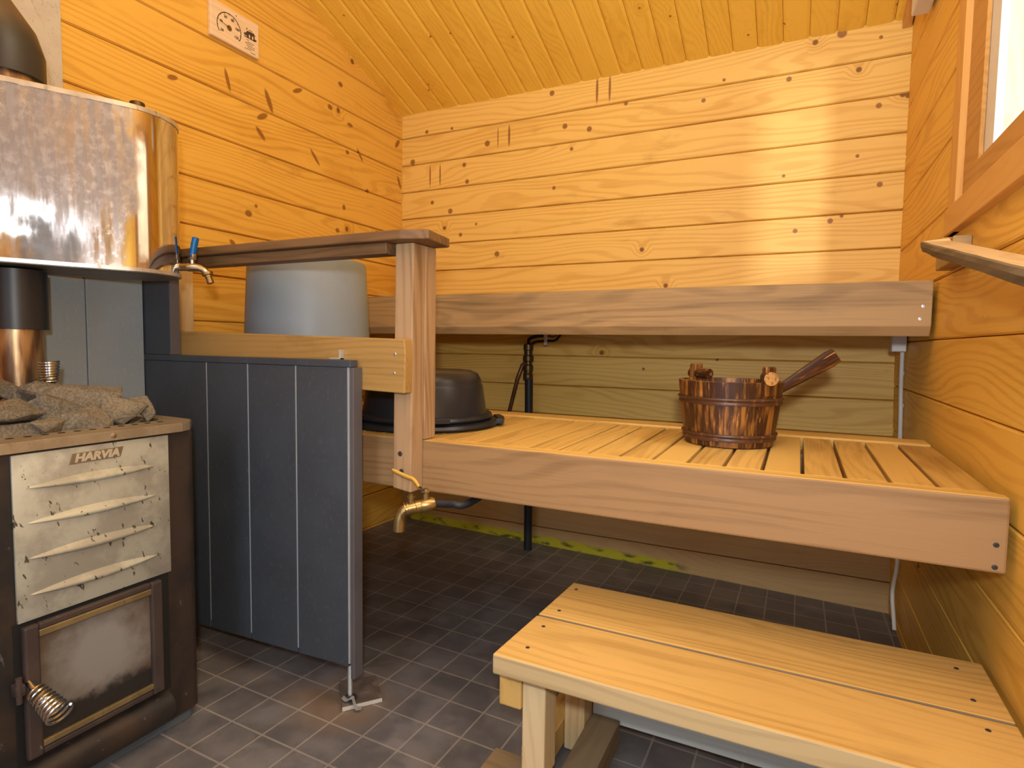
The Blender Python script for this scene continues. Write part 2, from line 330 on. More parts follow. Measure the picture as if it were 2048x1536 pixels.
def tank_mat():
    s = NT('smudged_stainless'); v = s.ocoord()
    st = s.noise(s.vmath('MULTIPLY', v, (1, 1, .12)), 45.0, 4.0, .6)
    big = s.noise(v, 7.0, 3.0); sm = s.noise(v, 65.0, 4.0, .65)
    sm2 = s.math('MULTIPLY', s.mapr(sm, .5, .72), s.mapr(big, .35, .6))
    # dull grey reflection and smudges painted over the drum's middle, streaked downwards
    X, Y, Z = s.sep(v)
    l = s.math('ADD', s.math('MULTIPLY', s.math('SUBTRACT', X, -1.5144), .4546), s.math('MULTIPLY', s.math('SUBTRACT', Y, .7186), .8907))
    l = s.math('ADD', l, s.math('MULTIPLY', s.math('SUBTRACT', big, .5), .12))
    hz = s.math('MULTIPLY', s.mapr(l, -.16, -.08), s.mapr(l, .160, .185, 1.0, 0.0))
    hz = s.math('MULTIPLY', hz, s.mapr(s.math('ADD', Z, s.math('MULTIPLY', s.math('SUBTRACT', st, .5), .25)), 1.10, 1.24, .30, 1.0))
    hz = s.math('MULTIPLY', hz, s.mapr(st, .36, .66, .45, .95))
    c = s.mix(s.mapr(st, .45, .7), (0.66, 0.645, 0.64), (0.52, 0.49, 0.49))
    smudged_reflection = s.mix(s.mapr(sm, .42, .66), (0.20, 0.17, 0.18), (0.38, 0.36, 0.37))
    smudged_reflection = s.mix(s.mapr(st, .5, .68), smudged_reflection, (0.34, 0.325, 0.335))
    c = s.mix(hz, c, smudged_reflection)
    r = s.math('ADD', s.math('MULTIPLY', hz, .36), s.math('ADD', s.math('MULTIPLY', sm2, .10), s.mapr(st, .35, .7, .05, .11)))
    s.bump(s.noise(v, 3.0, 1.0), 0.035, 0.05)
    return s.out(c, r, s.math('SUBTRACT', 1.0, s.math('MULTIPLY', hz, .85)), 0.25)
Mt['tank'] = tank_mat()
Mt['tank_rim'] = speckled('rolled_rim', (0.66, 0.63, 0.56), (0.34, 0.29, 0.22), 0.35, 0.7, .58, .7, 60.0)
Mt['tank_under'] = speckled('dull_underside', (0.30, 0.28, 0.25), (0.2, 0.18, 0.15), 0.5, 0.6, .58, .7, 40.0)
Mt['chrome'] = flat('chrome', (0.72, 0.71, 0.70), 0.16, 1.0, 0.05)
Mt['spring'] = flat('spring_steel', (0.62, 0.60, 0.57), 0.22, 1.0, 0.1)
Mt['nickel'] = flat('worn_nickel', (0.62, 0.58, 0.52), 0.28, 1.0, 0.1)
Mt['brass'] = speckled('aged_brass', (0.46, 0.32, 0.13), (0.20, 0.13, 0.05), 0.35, 0.9, .58, .7, 60.0)
Mt['bronze'] = speckled('dark_brass', (0.16, 0.105, 0.045), (0.07, 0.05, 0.025), 0.42, 0.8, .5, .7, 60.0)
Mt['blue'] = flat('blue_vinyl', (0.006, 0.13, 0.42), 0.35, 0, .1)
Mt['yellow'] = flat('yellow_vinyl', (0.72, 0.42, 0.075), 0.45, 0, .12, 40.0)
Mt['white'] = flat('white_plastic', (0.78, 0.77, 0.75), 0.4, 0, .03)
Mt['grey_white'] = flat('off_white_cable', (0.70, 0.70, 0.69), 0.45, 0, .05)
Mt['black_pipe'] = flat('black_pe_pipe', (0.018, 0.020, 0.026), 0.5, 0, .1)
Mt['copper'] = speckled('dull_copper', (0.26, 0.135, 0.075), (0.14, 0.08, 0.05), 0.4, 0.8, .5, .7, 60.0)
Mt['screw'] = flat('zinc_screw', (0.62, 0.62, 0.63), 0.35, 0.8, .1)
Mt['dark_screw'] = flat('blackened_screw', (0.055, 0.05, 0.05), 0.5, 0.3, .1)
Mt['ink'] = flat('printed_ink', (0.018, 0.013, 0.010), 0.6, 0, 0)
Mt['ink_soft'] = flat('faded_ink', (0.075, 0.045, 0.025), 0.6, 0, .1)
Mt['hole'] = flat('hole_shadow_black', (0.012, 0.011, 0.010), 0.9, 0, 0)
Mt['badge'] = flat('cast_badge', (0.82, 0.76, 0.62), 0.35, 0.6, .1)
Mt['badge_ground'] = flat('badge_ground', (0.26, 0.20, 0.12), 0.5, 0.5, .2)
Mt['base'] = wood('blue_black_base', (0.10, 0.115, 0.13), (0.035, 0.042, 0.052), 'y', vw='zx', knot=0.0, ring=0.6, fine=0.6, tint=0.0, rough=0.6)
Mt['bracket'] = flat('galvanised_bracket', (0.60, 0.62, 0.60), 0.4, 0.6, .1)
def charred(name, axis='z', lo=.60, hi=.90):
    s = NT(name); v = s.ocoord(); X, Y, Z = s.sep(v)
    ang = s.math('ARCTAN2', s.math('SUBTRACT', Y, 1.472), s.math('SUBTRACT', X, -0.145))
    stv = s.n('ShaderNodeTexWhiteNoise', noise_dimensions='1D'); s.set(stv.inputs['W'], s.math('FLOOR', s.math('MULTIPLY', ang, 3.2)))
    rv = stv.outputs['Value']
    k = {'z': (70.0, 70.0, 2.6), 'x': (5.0, 70.0, 70.0)}[axis]
    p = s.vmath('MULTIPLY', s.vmath('ADD', v, s.comb(s.math('MULTIPLY', rv, 3.0), rv, s.math('MULTIPLY', rv, 9.0))), k)
    n = s.noise(p, 1.0, 3.0, .55); n2 = s.noise(p, 3.2, 2.0)
    f = s.mapr(s.math('ADD', n, s.math('MULTIPLY', n2, .35)), lo, hi)
    c = s.mix(f, (0.045, 0.014, 0.005), (0.36, 0.145, 0.026))
    c = s.mix(s.mapr(n2, .66, .74), c, (0.50, 0.24, 0.06))
    edge = s.math('ABSOLUTE', s.math('SUBTRACT', s.math('FRACT', s.math('MULTIPLY', ang, 3.2)), .5))
    if axis == 'z': c = s.mix(s.mapr(edge, .475, .495), c, (0.02, 0.008, 0.004))
    s.bump(n, .15, .002)
    return s.out(c, 0.42)
Mt['char'] = charred('charred_wood_staves'); Mt['charx'] = charred('charred_wood_handle', 'x', .70, 1.02)
Mt['hoop'] = speckled('brown_hoop', (0.085, 0.032, 0.014), (0.22, 0.10, 0.035), 0.4, 0, .55, .7, 40.0)
Mt['endgrain'] = speckled('rough_end_grain', (0.50, 0.25, 0.065), (0.24, 0.10, 0.03), 0.8, 0, .5, .6, 150.0, None, 20.0, .3)
Mt['bowl'] = flat('ladle_bowl_wood', (0.48, 0.28, 0.12), 0.5, 0, .3, 40.0)
def tiles():
    s = NT('brown_floor_tile'); v = s.ocoord(); X, Y, Z = s.sep(v)
    px, py, gx, gy = 0.0935, 0.1033, -1.008, 0.9675
    a = s.math('DIVIDE', s.math('SUBTRACT', X, gx), px); b = s.math('DIVIDE', s.math('SUBTRACT', Y, gy), py)
    def e(t): return s.math('ABSOLUTE', s.math('SUBTRACT', s.math('FRACT', s.math('ADD', t, 0.5)), 0.5))
    d = s.math('MINIMUM', e(a), e(b)); wob = s.noise(v, 60.0, 3.0)
    g = s.mapr(s.math('ADD', d, s.math('MULTIPLY', s.math('SUBTRACT', wob, .5), .008)), .018, .030, 1.0, 0.0)
    rnd = s.n('ShaderNodeTexWhiteNoise', {'Vector': s.comb(s.math('FLOOR', a), s.math('FLOOR', b), 0.0)}, noise_dimensions='2D').outputs['Value']
    n = s.noise(v, 11.0, 5.0, .6); n2 = s.noise(v, 3.0, 3.0)
    base = s.mix(s.mapr(n, .35, .65), (0.105, 0.100, 0.105), (0.185, 0.168, 0.165))
    base = s.mix(s.math('MULTIPLY', rnd, .45), base, (0.085, 0.078, 0.080))
    base = s.mix(s.mapr(n2, .5, .75, 0, .35), base, (0.26, 0.215, 0.18))
    rust = s.mapr(s.math('ADD', s.vmath('DISTANCE', v, (-0.955, 1.05, 0.07)), s.math('MULTIPLY', s.math('SUBTRACT', n, .5), .14)), .06, .16, .55, 0.0)
    base = s.mix(rust, base, (0.24, 0.15, 0.085))
    gc = s.mix(n, (0.24, 0.205, 0.175), (0.38, 0.33, 0.28))
    c = s.mix(s.math('MULTIPLY', g, s.mapr(n2, .3, .6, .35, .9)), base, gc)
    s.bump(s.math('ADD', s.math('MULTIPLY', g, -1.5), n), .25, .002)
    return s.out(c, s.mapr(n, .3, .7, .45, .65))
Mt['tile'] = tiles()
def glassmat():
    s = NT('window_glass'); t = s.t; t.nodes.remove(s.bsdf)
    tr = s.n('ShaderNodeBsdfTransparent'); gl = s.n('ShaderNodeBsdfGlossy', {'Roughness': 0.02})
    fr = s.n('ShaderNodeFresnel', {'IOR': 1.45}); mx = s.n('ShaderNodeMixShader')
    gm = s.n('ShaderNodeNewGeometry'); t.links.new(s.math('MULTIPLY', fr.outputs[0], s.math('SUBTRACT', 1.0, gm.outputs['Backfacing'])), mx.inputs[0]); t.links.new(tr.outputs[0], mx.inputs[1]); t.links.new(gl.outputs[0], mx.inputs[2])
    t.links.new(mx.outputs[0], t.nodes['Material Output'].inputs[0]); return s.m
Mt['glass'] = glassmat()

# ------------------------------------------------------------------ the room
XL, YB = -1.78, 2.40
def fz(x, y): return 0.0767-0.0238*x-0.03*y                 # floor falls slightly towards the back
def cz(y): return 2.022+0.341*(YB-y)                         # sloping ceiling
def xr(y, z): return 0.2924+0.006*(YB-y)+0.03*max(0.0, 0.9-z)
YF = -0.20
# floor
bm = bmesh.new()
c8 = [(XL-.05, YF-.05), (0.46, YF-.05), (0.46, YB+.05), (XL-.05, YB+.05)]
vt = [bm.verts.new((x, y, fz(x, y))) for x, y in c8]; vb = [bm.verts.new((x, y, fz(x, y)-0.08)) for x, y in c8]
bm.faces.new(vt); bm.faces.new(vb[::-1])
for i in range(4): bm.faces.new((vt[i], vb[i], vb[(i+1) % 4], vt[(i+1) % 4]))
bmesh.ops.recalc_face_normals(bm, faces=bm.faces[:])
struct(obj('floor', bm, Mt['tile']), 'dark brown square floor tiles with pale grout')
# log walls
def log_row(bm, z0, z1, spans, put, zcap=None):
    prof = [(0.0, z0+.0042), (0.0, z1-.0042), (0.0065, z1-.0009), (0.022, z1-.0009), (0.022, z1), (0.07, z1), (0.07, z0), (0.022, z0), (0.022, z0+.0009), (0.0065, z0+.0009)]
    for u0, u1 in spans:
        if u1-u0 < 0.01: continue
        a = [bm.verts.new(put(u0, d, z)) for d, z in prof]; b = [bm.verts.new(put(u1, d, z)) for d, z in prof]
        n = len(prof)
        for i in range(n): bm.faces.new((a[i], a[(i+1) % n], b[(i+1) % n], b[i]))
        bm.faces.new(a); bm.faces.new(b[::-1])
bm = bmesh.new()
zb = [-0.03]+[0.1065+0.1288*k for k in range(5)]+[.749, .878, 1.0065, 1.137, 1.272, 1.398, 1.527, 1.655, 1.783, 1.912, 2.04]
for a, b in zip(zb, zb[1:]): log_row(bm, a, b, [(XL-.06, 0.37)], lambda u, d, z: (u, YB+d, z))
bmesh.ops.recalc_face_normals(bm, faces=bm.faces[:])
struct(obj('wall_back', bm, W['back']), 'pine log wall behind the benches')
bm = bmesh.new()
zl = [-0.03]+[0.062+0.1541*k for k in range(20)]
for a, b in zip(zl, zl[1:]):
    ymax = min(YB, YB-(a-2.022)/0.341) if a > 2.022 else YB
    log_row(bm, a, b, [(YF, ymax)], lambda u, d, z: (XL-d, u, z))
bmesh.ops.recalc_face_normals(bm, faces=bm.faces[:])
struct(obj('wall_left', bm, W['left']), 'pine log wall behind the stove')
bm = bmesh.new()
zr = [-0.06, .04, .19, .34, .495, .648, .801, .949, 1.097, 1.255, 1.417, 1.572, 1.726, 1.88, 2.03, 2.18, 2.33, 2.48, 2.63, 2.78, 2.93]
WY0, WY1 = 0.66, 1.632
for a, b in zip(zr, zr[1:]):
    ymax = min(YB, YB-(a-2.022)/0.341) if a > 2.022 else YB
    sp = [(YF, WY0), (WY1, ymax)] if 1.25 < a < 1.85 else [(YF, ymax)]
    log_row(bm, a, b, sp, lambda u, d, z: (xr(u, z)+d*.7, u, z))
bmesh.ops.recalc_face_normals(bm, faces=bm.faces[:])
struct(obj('wall_right', bm, W['right']), 'pine log wall with the window')
# wall behind the photographer with its open doorway, and the washroom beyond
bm = bmesh.new()
log_row(bm, -.05, 2.05, [(XL-.07, -0.92), (0.272, 0.40)], lambda u, d, z: (u, YF-d, z))
log_row(bm, 2.05, 2.95, [(XL-.07, 0.40)], lambda u, d, z: (u, YF-d, z))
bmesh.ops.recalc_face_normals(bm, faces=bm.faces[:])
struct(obj('wall_front', bm, W['right']), 'pine wall with the open doorway')
wash = speckled('washroom_tile', (0.56, 0.55, 0.56), (0.50, 0.49, 0.50), 0.35, 0, .6, .7, 30.0, (0.52, 0.51, 0.53), 3.0)
YW = -2.45
struct(obj('wall_washroom_right', B((0.50, YW, -.1), (0.55, YF-.07, 2.5), 0), wash), 'grey washroom wall')
struct(obj('wall_washroom_left', B((-2.0, YW, -.1), (-1.95, YF-.07, 2.5), 0), wash), 'grey washroom wall')
struct(obj('wall_washroom_rear', B((-2.0, YW-.05, -.1), (0.55, YW, 2.5), 0), wash), 'grey washroom wall')
struct(obj('ceiling_washroom', B((-2.0, YW, 2.45), (0.55, YF-.07, 2.5), 0), wash), 'pale washroom ceiling')
struct(obj('floor_washroom', B((-2.0, YW, -.05), (0.55, YF-.06, .06), 0), Mt['tile']), 'brown washroom floor')
# ceiling boards running down the slope
bm = bmesh.new(); x = -1.80-.085
while x < 0.36:
    p = 0.085; q = x+p
    prof = [(x+.010, 0), (q-.010, 0), (q-.0035, .0035), (q-.0006, .006), (q-.0006, .02), (q, .02), (q, .05), (x, .05), (x, .02), (x+.0006, .02), (x+.0006, .006), (x+.0035, .0035)]
    y0, y1 = YF-.05, YB+.03
    a = [bm.verts.new((u, y0, cz(y0)+d)) for u, d in prof]; b = [bm.verts.new((u, y1, cz(y1)+d)) for u, d in prof]
    n = len(prof)
    for i in range(n): bm.faces.new((a[i], a[(i+1) % n], b[(i+1) % n], b[i]))
    bm.faces.new(a); bm.faces.new(b[::-1]); x = q
bmesh.ops.recalc_face_normals(bm, faces=bm.faces[:])
struct(obj('ceiling', bm, W['ceil']), 'sloping pine board ceiling')
# narrow trim in the corner of ceiling and right wall
bm = bmesh.new()
prism(bm, [(0.262, YB-.002, cz(YB)-.028), (0.288, YB-.002, cz(YB)-.028), (0.288, YB-.002, cz(YB)+.002), (0.262, YB-.002, cz(YB)+.002)], (0, YF-YB+.01, 0.341*(YB-YF-.01)))
struct(obj('trim_1', bm, W['casing_y']), 'narrow pine strip along ceiling and right wall')

# ------------------------------------------------------------------ window
wz0, wz1 = 1.245, 1.885
win = bpy.data.objects.new('window_1', None); C.objects.link(win); win.location = (0.30, 1.1, wz0); struct(win, 'pine framed window in the right wall')
bm = bmesh.new()
box(bm, (0.285, 1.573, 1.178), (0.3045, 1.640, wz1+.06), .002)
box(bm, (0.285, WY0-.062, 1.178), (0.3045, WY0, wz1+.06), .002)
box(bm, (0.285, WY0, wz1), (0.3045, 1.573, wz1+.06), .002)
obj('casing', bm, W['casing_z'], win)
obj('sill_board', B((0.281, WY0-.07, 1.178), (0.3045, 1.644, 1.238), .002), W['casing_y'], win)
bm = bmesh.new()
box(bm, (0.298, 1.568, wz0-.01), (0.335, 1.580, wz1), .001); box(bm, (0.298, WY0-.004, wz0), (0.335, WY0+.010, wz1), .001)
box(bm, (0.298, WY0+.010, wz0-.014), (0.335, 1.568, wz0-.002), .001); box(bm, (0.298, WY0+.010, wz1-.008), (0.335, 1.568, wz1+.004), .001)
obj('jamb', bm, W['casing_z'], win)
bm = bmesh.new()
box(bm, (0.2965, 1.452, wz0-.002), (0.3045, 1.568, wz1-.008), .0015); box(bm, (0.2965, WY0+.010, wz0-.002), (0.3045, WY0+.08, wz1-.008), .0015)
box(bm, (0.2965, WY0+.08, wz0-.002), (0.3045, 1.452, wz0+.052), .0015); box(bm, (0.2965, WY0+.08, wz1-.065), (0.3045, 1.452, wz1-.008), .0015)
obj('sash', bm, W['sash_y'], win, label='darker brown inner sash')
bm = bmesh.new()
box(bm, (0.305, 1.392, wz0-.001), (0.318, 1.567, wz1-.010), .001); box(bm, (0.305, WY0+.011, wz0-.001), (0.318, WY0+.14, wz1-.010), .001)
box(bm, (0.305, WY0+.14, wz0-.001), (0.318, 1.392, wz0+.060), .001)
obj('outer_frame', bm, Mt['white'], win, label='white painted outer frame')
obj('glass', B((0.310, WY0+.135, wz0+.055), (0.313, 1.397, wz1-.012), 0), Mt['glass'], win)
bm = bmesh.new()
for k in range(16): log_row(bm, -.2+.2*k, -.2+.2*(k+1), [(-2.4, 4.2)], lambda u, d, z: (1.75+d, u, z))
bmesh.ops.recalc_face_normals(bm, faces=bm.faces[:])
pale_out = wood('pale_porch_boards', (0.92, 0.80, 0.60), (0.84, 0.68, 0.44), 'z', 'yx', ('y', -.2, .12), knot=.05, tint=.1)
struct(obj('wall_porch', B((0.45, 3.6, -.2), (1.9, 3.65, 3.2), 0), wood('pale_porch_end', (0.95, 0.86, 0.68), (0.88, 0.74, 0.52), 'z', 'xy', ('x', 0, .11), knot=.04, tint=.1)), 'pale porch boards seen through the window')
struct(obj('wall_outside', bm, pale_out), 'pale porch boards seen through the window')

# ------------------------------------------------------------------ screws
def screw(parent, p, n, r=.0045, mat='screw'):
    p = Vector(p); n = Vector(n).normalized(); bm = bmesh.new()
    lathe(bm, [(r, -.001), (r, .0006), (r*.75, .0012), (0.0004, .0013)], p, 14, n)
    e = n.orthogonal().normalized(); f = n.cross(e)
    t = bmesh.new(); bmesh.ops.create_cube(t, size=1, matrix=Matrix.Translation(p+n*.0012) @ Matrix((e, f, n)).transposed().to_4x4() @ Matrix.Diagonal((r*1.0, r*.22, .0006, 1))); merge(bm, t, 1)
    return obj('screw', bm, [Mt[mat], Mt['hole']], parent)

# ------------------------------------------------------------------ lower bench
ZS, YFR = 0.699, 1.125
lb = thing('lower_bench', 'long low slatted wooden bench the pail stands on', 'bench', (-0.74, 1.4, ZS-.12))
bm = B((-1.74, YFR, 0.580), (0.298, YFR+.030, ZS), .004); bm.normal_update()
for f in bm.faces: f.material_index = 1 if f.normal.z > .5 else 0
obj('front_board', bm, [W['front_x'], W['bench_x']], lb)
obj('seat_rail', B((-1.74, YFR+.030, ZS-.03), (0.290, YFR+.042, ZS-.0008), .002), W['bench_x'], lb)
obj('back_rail', B((-1.74, 1.655, ZS-.035), (0.285, 1.735, ZS+.004), .004), W['bench_x'], lb)
edges = [0.215+.0, ] ; pitch = 0.0672
s0 = B((0.2185, YFR+.043, ZS-.026), (0.2865, 1.654, ZS-.001), .0025)
slat = obj('slat', s0, W['bench_y'], lb)
bm = B((0.2125-pitch+.0055, YFR+.043, ZS-.026), (0.2125-.001, 1.654, ZS-.001), .0025)
sl0 = obj('slat', bm, W['bench_y'], lb)
for k in range(1, 28):
    c = sl0.copy(); C.objects.link(c); c.location.x = -pitch*k
for yy in (1.24, 1.55):
    obj('bearer', B((-1.74, yy, ZS-.085), (0.285, yy+.045, ZS-.027), .002), W['old_x'], lb)
obj('wall_cleat', B((XL+.001, 1.16, ZS-.14), (XL+.04, 1.70, ZS-.03), .002), W['old_y'], lb)
screw(lb, (0.283, YFR, .625), (0, -1, 0), .004, 'dark_screw'); screw(lb, (0.283, YFR, .590), (0, -1, 0), .004, 'dark_screw')

# ------------------------------------------------------------------ upper bench
ub = thing('upper_bench', 'high wooden bench with thick board front fixed along the back wall', 'bench', (-0.74, 2.0, 0.98))
YU = 1.75
bm = bmesh.new()
prism(bm, [(-1.745, YU, .982), (-1.745, YU, 1.094), (-1.745, YU+.03, 1.094), (-1.745, YU+.03, .958), (-1.745, YU+.016, .957)], (2.031, 0, 0), .002)
obj('front_board', bm, W['grey_x'], ub)
obj('lower_rail', B((-1.74, YU+.0305, .962), (0.280, YU+.085, .998), .003), W['grey_x'], ub)
b0 = obj('slat', B((-1.745, YU+.032, 1.066), (0.285, YU+.118, 1.0925), .004), W['grey_x'], ub)
for k in range(1, 6):
    c = b0.copy(); C.objects.link(c); c.location.y = .1*k
for xx in (-1.70, -.75, 0.2):
    obj('bearer', B((xx, YU+.09, 1.0), (xx+.045, 2.392, 1.065), .002), W['grey_y'], ub)
for p in ((0.267, YU, 1.03), (0.262, YU, .999)): screw(ub, p, (0, -1, 0), .0045)

# ------------------------------------------------------------------ bench railing: rail, posts, guard board
rl = thing('bench_railing', 'wooden railing with dark flat top rail and knotty post beside the stove', 'railing', (-0.80, 1.1, 0.6))
bm = bmesh.new()
prism(bm, [(-1.775, 1.036, 1.143), (-.775, 1.036, 1.143), (-.716, 1.058, 1.143), (-.735, 1.172, 1.143), (-1.775, 1.172, 1.143)], (0, 0, .021), .003)
obj('top_rail', bm, W['rail'], rl)
obj('under_batten', B((-1.775, 1.056, 1.118), (-.826, 1.10, 1.1425), .002), W['rail'], rl)
bm = bmesh.new()
prism(bm, [(-.825, 1.078, .592), (-.775, 1.078, .585), (-.769, 1.078, 1.1425), (-.818, 1.078, 1.1425)], (0, .0465, 0), .003)
obj('front_post', bm, W['post_z'], rl)
obj('rear_post', B((-.814, 1.125, ZS+.001), (-.770, 1.170, 1.1425), .003), W['post_z'], rl)
bm = bmesh.new()
prism(bm, [(-1.60, 1.049, .948), (-.772, 1.049, .931), (-.769, 1.049, .90), (-.771, 1.049, .812), (-.905, 1.049, .815), (-1.60, 1.049, .822)], (0, .028, 0), .0025)
obj('guard_board', bm, W['guard_x'], rl)
obj('wall_post', B((XL+.001, 1.10, .80), (XL+.026, 1.262, 1.142), .002), W['pale_z'], rl, label='pale upright board on the wall')
bm = bmesh.new()
box(bm, (-1.76, 1.079, .845), (-1.13, 1.50, .868), .002)
obj('shelf', bm, W['bench_x'], rl)
screw(rl, (-.797, 1.049, .898), (0, -1, 0), .0035); screw(rl, (-.799, 1.049, .856), (0, -1, 0), .0035)
screw(rl, (-.804, 1.078, .672), (0, -1, 0), .006, 'dark_screw'); screw(rl, (-.800, 1.078, .632), (0, -1, 0), .006, 'dark_screw')

# ------------------------------------------------------------------ black heat shield partition
pp = thing('heat_shield', 'black grooved board partition between stove and benches', 'heat shield', (-1.25, 1.03, .12))
bm = bmesh.new(); y0, y1 = 1.016, 1.038
def plank(xa, xb, zt, zbl, zbr, mi):
    t = bmesh.new(); prism(t, [(xa, y0, zbl), (xb, y0, zbr), (xb, y0, zt), (xa, y0, zt)], (0, y1-y0-.004, 0), .0012); merge(bm, t, mi)
def zbot(x): return 0.158+0.02*(x+1.6)/0.7
xs = [-1.632, -1.367, -1.2165, -1.0565, -.899]
for a, b in zip(xs, xs[1:]): plank(a, b-.0042, .866, zbot(a), zbot(b), 0)
t = bmesh.new(); box(t, (-1.63, y0+.0012, .185), (-.8985, y1-.002, .866), 0); merge(bm, t, 1)
obj('board_panel', bm, [Mt['panel'], Mt['panel_line']], pp)
obj('top_cap', B((-1.632, y0-.0012, .8665), (-.893, y1+.002, .8825), .0015), Mt['panel'], pp)
obj('edge_strip', B((-.8975, y0+.002, .150), (-.8865, y1+.0095, .866), .0015), Mt['panel_edge'], pp)
bm = bmesh.new(); box(bm, (-1.632, y0+.001, .883), (-1.513, y1-.002, 1.255), .0015)
obj('tall_panel', bm, Mt['panel'], pp)
obj('tall_edge', B((-1.5128, y0+.001, .883), (-1.5085, y1+.006, 1.255), .001), Mt['panel_edge'], pp, label='paler edge of tall panel')
bm = bmesh.new(); fx, fy = -.925, 1.047; fzz = fz(fx, fy)+.014
tube(bm, [(fx, fy, fzz+.006), (fx, fy, .30)], .005, 12); 
for k in range(30): lathe(bm, [(.005, 0), (.0056, .0014), (.005, .0028)], (fx, fy, fzz+.010+k*.003), 12, caps=False)
leg = obj('leg', bm, Mt['bracket'], pp, label='threaded steel rod foot')
bm = bmesh.new(); lathe(bm, [(.011, 0), (.011, .007)], (fx, fy, fzz), 6); lathe(bm, [(.016, -.001), (.016, .001)], (fx, fy, fzz), 20)
obj('nut', bm, Mt['dark_screw'], leg)
bm = bmesh.new()
pts = smooth_path([(fx-.012, fy-.012, fzz+.004), (fx+.002, fy-.014, fzz+.002), (fx+.014, fy-.008, fzz+.008), (fx+.022, fy-.012, fzz+.002), (fx+.034, fy-.018, fzz-.006), (fx+.045, fy-.012, fzz-.006)], 4)
for a, b in zip(pts, pts[1:]): 
    t = bmesh.new(); vs = [t.verts.new(q) for q in (a+Vector((-.002, .006, 0)), b+Vector((-.002, .006, 0)), b+Vector((.002, -.006, 0)), a+Vector((.002, -.006, 0)))]; t.faces.new(vs); 
    r = bmesh.ops.extrude_face_region(t, geom=t.faces[:]); bmesh.ops.translate(t, verts=[v for v in r['geom'] if isinstance(v, bmesh.types.BMVert)], vec=(0, 0, .0012)); bmesh.ops.recalc_face_normals(t, faces=t.faces[:]); merge(bm, t)
obj('bent_clip', bm, Mt['bracket'], leg)
bm = bmesh.new(); box(bm, (-.945, 1.036, .883), (-.941, 1.0485, .905), .0006); box(bm, (-.966, 1.028, .883), (-.941, 1.0485, .8865), .0006)
obj('angle_bracket', bm, Mt['bracket'], pp, label='small galvanised angle bracket')
# loose tile under the foot
bm = bmesh.new(); tp = [(-1.000, 1.093), (-.918, 1.012), (-.864, 1.089), (-.940, 1.160)]
prism(bm, [(x, y, fz(x, y)+.0005) for x, y in tp], (0, 0, .0105), .0008)
tl = obj('floor_tile', bm, speckled('loose_brown_tile', (0.095, 0.072, 0.062), (0.17, 0.13, 0.10), 0.5, 0, .55, .7, 40.0, (0.14, 0.105, 0.085), 18.0)); tag(tl, 'loose square brown tile lying under the steel foot of black partition', 'tile')
obj('tile_edge', B((0, 0, 0), (.001, .001, .001), 0), Mt['cement'], tl)
bm = bmesh.new(); a, b = Vector((-.918, 1.012, 0)), Vector((-.864, 1.089, 0)); dn = Vector((.0766, -.0537, 0)).normalized()*.0012
prism(bm, [(p.x, p.y, fz(p.x, p.y)+.0012) for p in (a, b, b+dn, a+dn)], (0, 0, .009), 0)
te = [o for o in tl.children][0]; me = te.data; bm.to_mesh(me); bm.free(); te['label'] = 'pale broken edge of the tile'

# ------------------------------------------------------------------ grey heat shield on the wall behind the stove
gs = thing('wall_shield', 'grey board heat shield standing behind the stove', 'heat shield', (-1.63, .75, .10))
bm = bmesh.new()
for a, b, zt in ((.33, .59, 1.072), (.59, .8695, 1.072), (.872, 1.0145, 1.085)): box(bm, (-1.634, a, fz(-1.63, a)+.004), (-1.620, b, zt), .0015)
obj('board_panel', bm, Mt['shield'], gs)
for yy in (.40, .95):
    for zz in (.25, .85): obj('spacer', B((XL+.001, yy, zz), (-1.6345, yy+.04, zz+.04), .001), Mt['bracket'], gs)
cb = obj('cement_board', B((XL+.001, .30, 1.40), (XL+.014, .912, 2.35), .001), Mt['cement']); tag(cb, 'pale speckled cement board on wall behind the flue elbow', 'board')

# ------------------------------------------------------------------ stove
st = thing('sauna_stove', 'scorched black wood burning sauna stove with dull steel front', 'stove', (-1.39, .646, .09))
FX = -1.186
def rrect(x0, x1, ya, yb, r, n=6):
    out = []
    for cx, cy, a0 in ((x1-r, yb-r, 0), (x0+r, yb-r, PI/2), (x0+r, ya+r, PI), (x1-r, ya+r, 3*PI/2)):
        for k in range(n+1): a = a0+PI/2*k/n; out.append((cx+r*math.cos(a), cy+r*math.sin(a)))
    return out
bm = bmesh.new()
prism(bm, [(x, y, .105) for x, y in rrect(-1.575, FX, .440, .853, .022)], (0, 0, .622))
obj('body', bm, Mt['stove_paint'], st, smooth=True)
bm = bmesh.new(); prism(bm, [(x, y, fz(x, y)+.001) for x, y in rrect(-1.565, FX-.006, .455, .838, .01)], (0, 0, .06))
obj('plinth', bm, Mt['base'], st)
# front plate with four pressed ribs
bm = bmesh.new(); box(bm, (FX+.0005, .511, .432), (FX+.006, .785, .7235), .0015)
for zc in (.6645, .603, .541, .477):
    t = bmesh.new(); N = 28; Mn = 8; g = []
    for i in range(N+1):
        a = i/N; yy = .529+.229*a; hw = .0098*math.sin(PI*a)**.8+.0004; row = []
        for j in range(Mn+1):
            b = j/Mn; zz = zc-hw+2*hw*b
            prot = .010*math.sin(PI*a)**.6*(math.sin(PI*min(1, b*1.0)**.62))
            row.append(t.verts.new((FX+.0055+prot, yy, zz)))
        g.append(row)
    for i in range(N):
        for j in range(Mn): t.faces.new((g[i][j], g[i+1][j], g[i+1][j+1], g[i][j+1]))
    bmesh.ops.recalc_face_normals(t, faces=t.faces[:]); merge(bm, t)
obj('front_plate', bm, Mt['stove_steel'], st, smooth=True, label='stained steel front plate with four ribs')
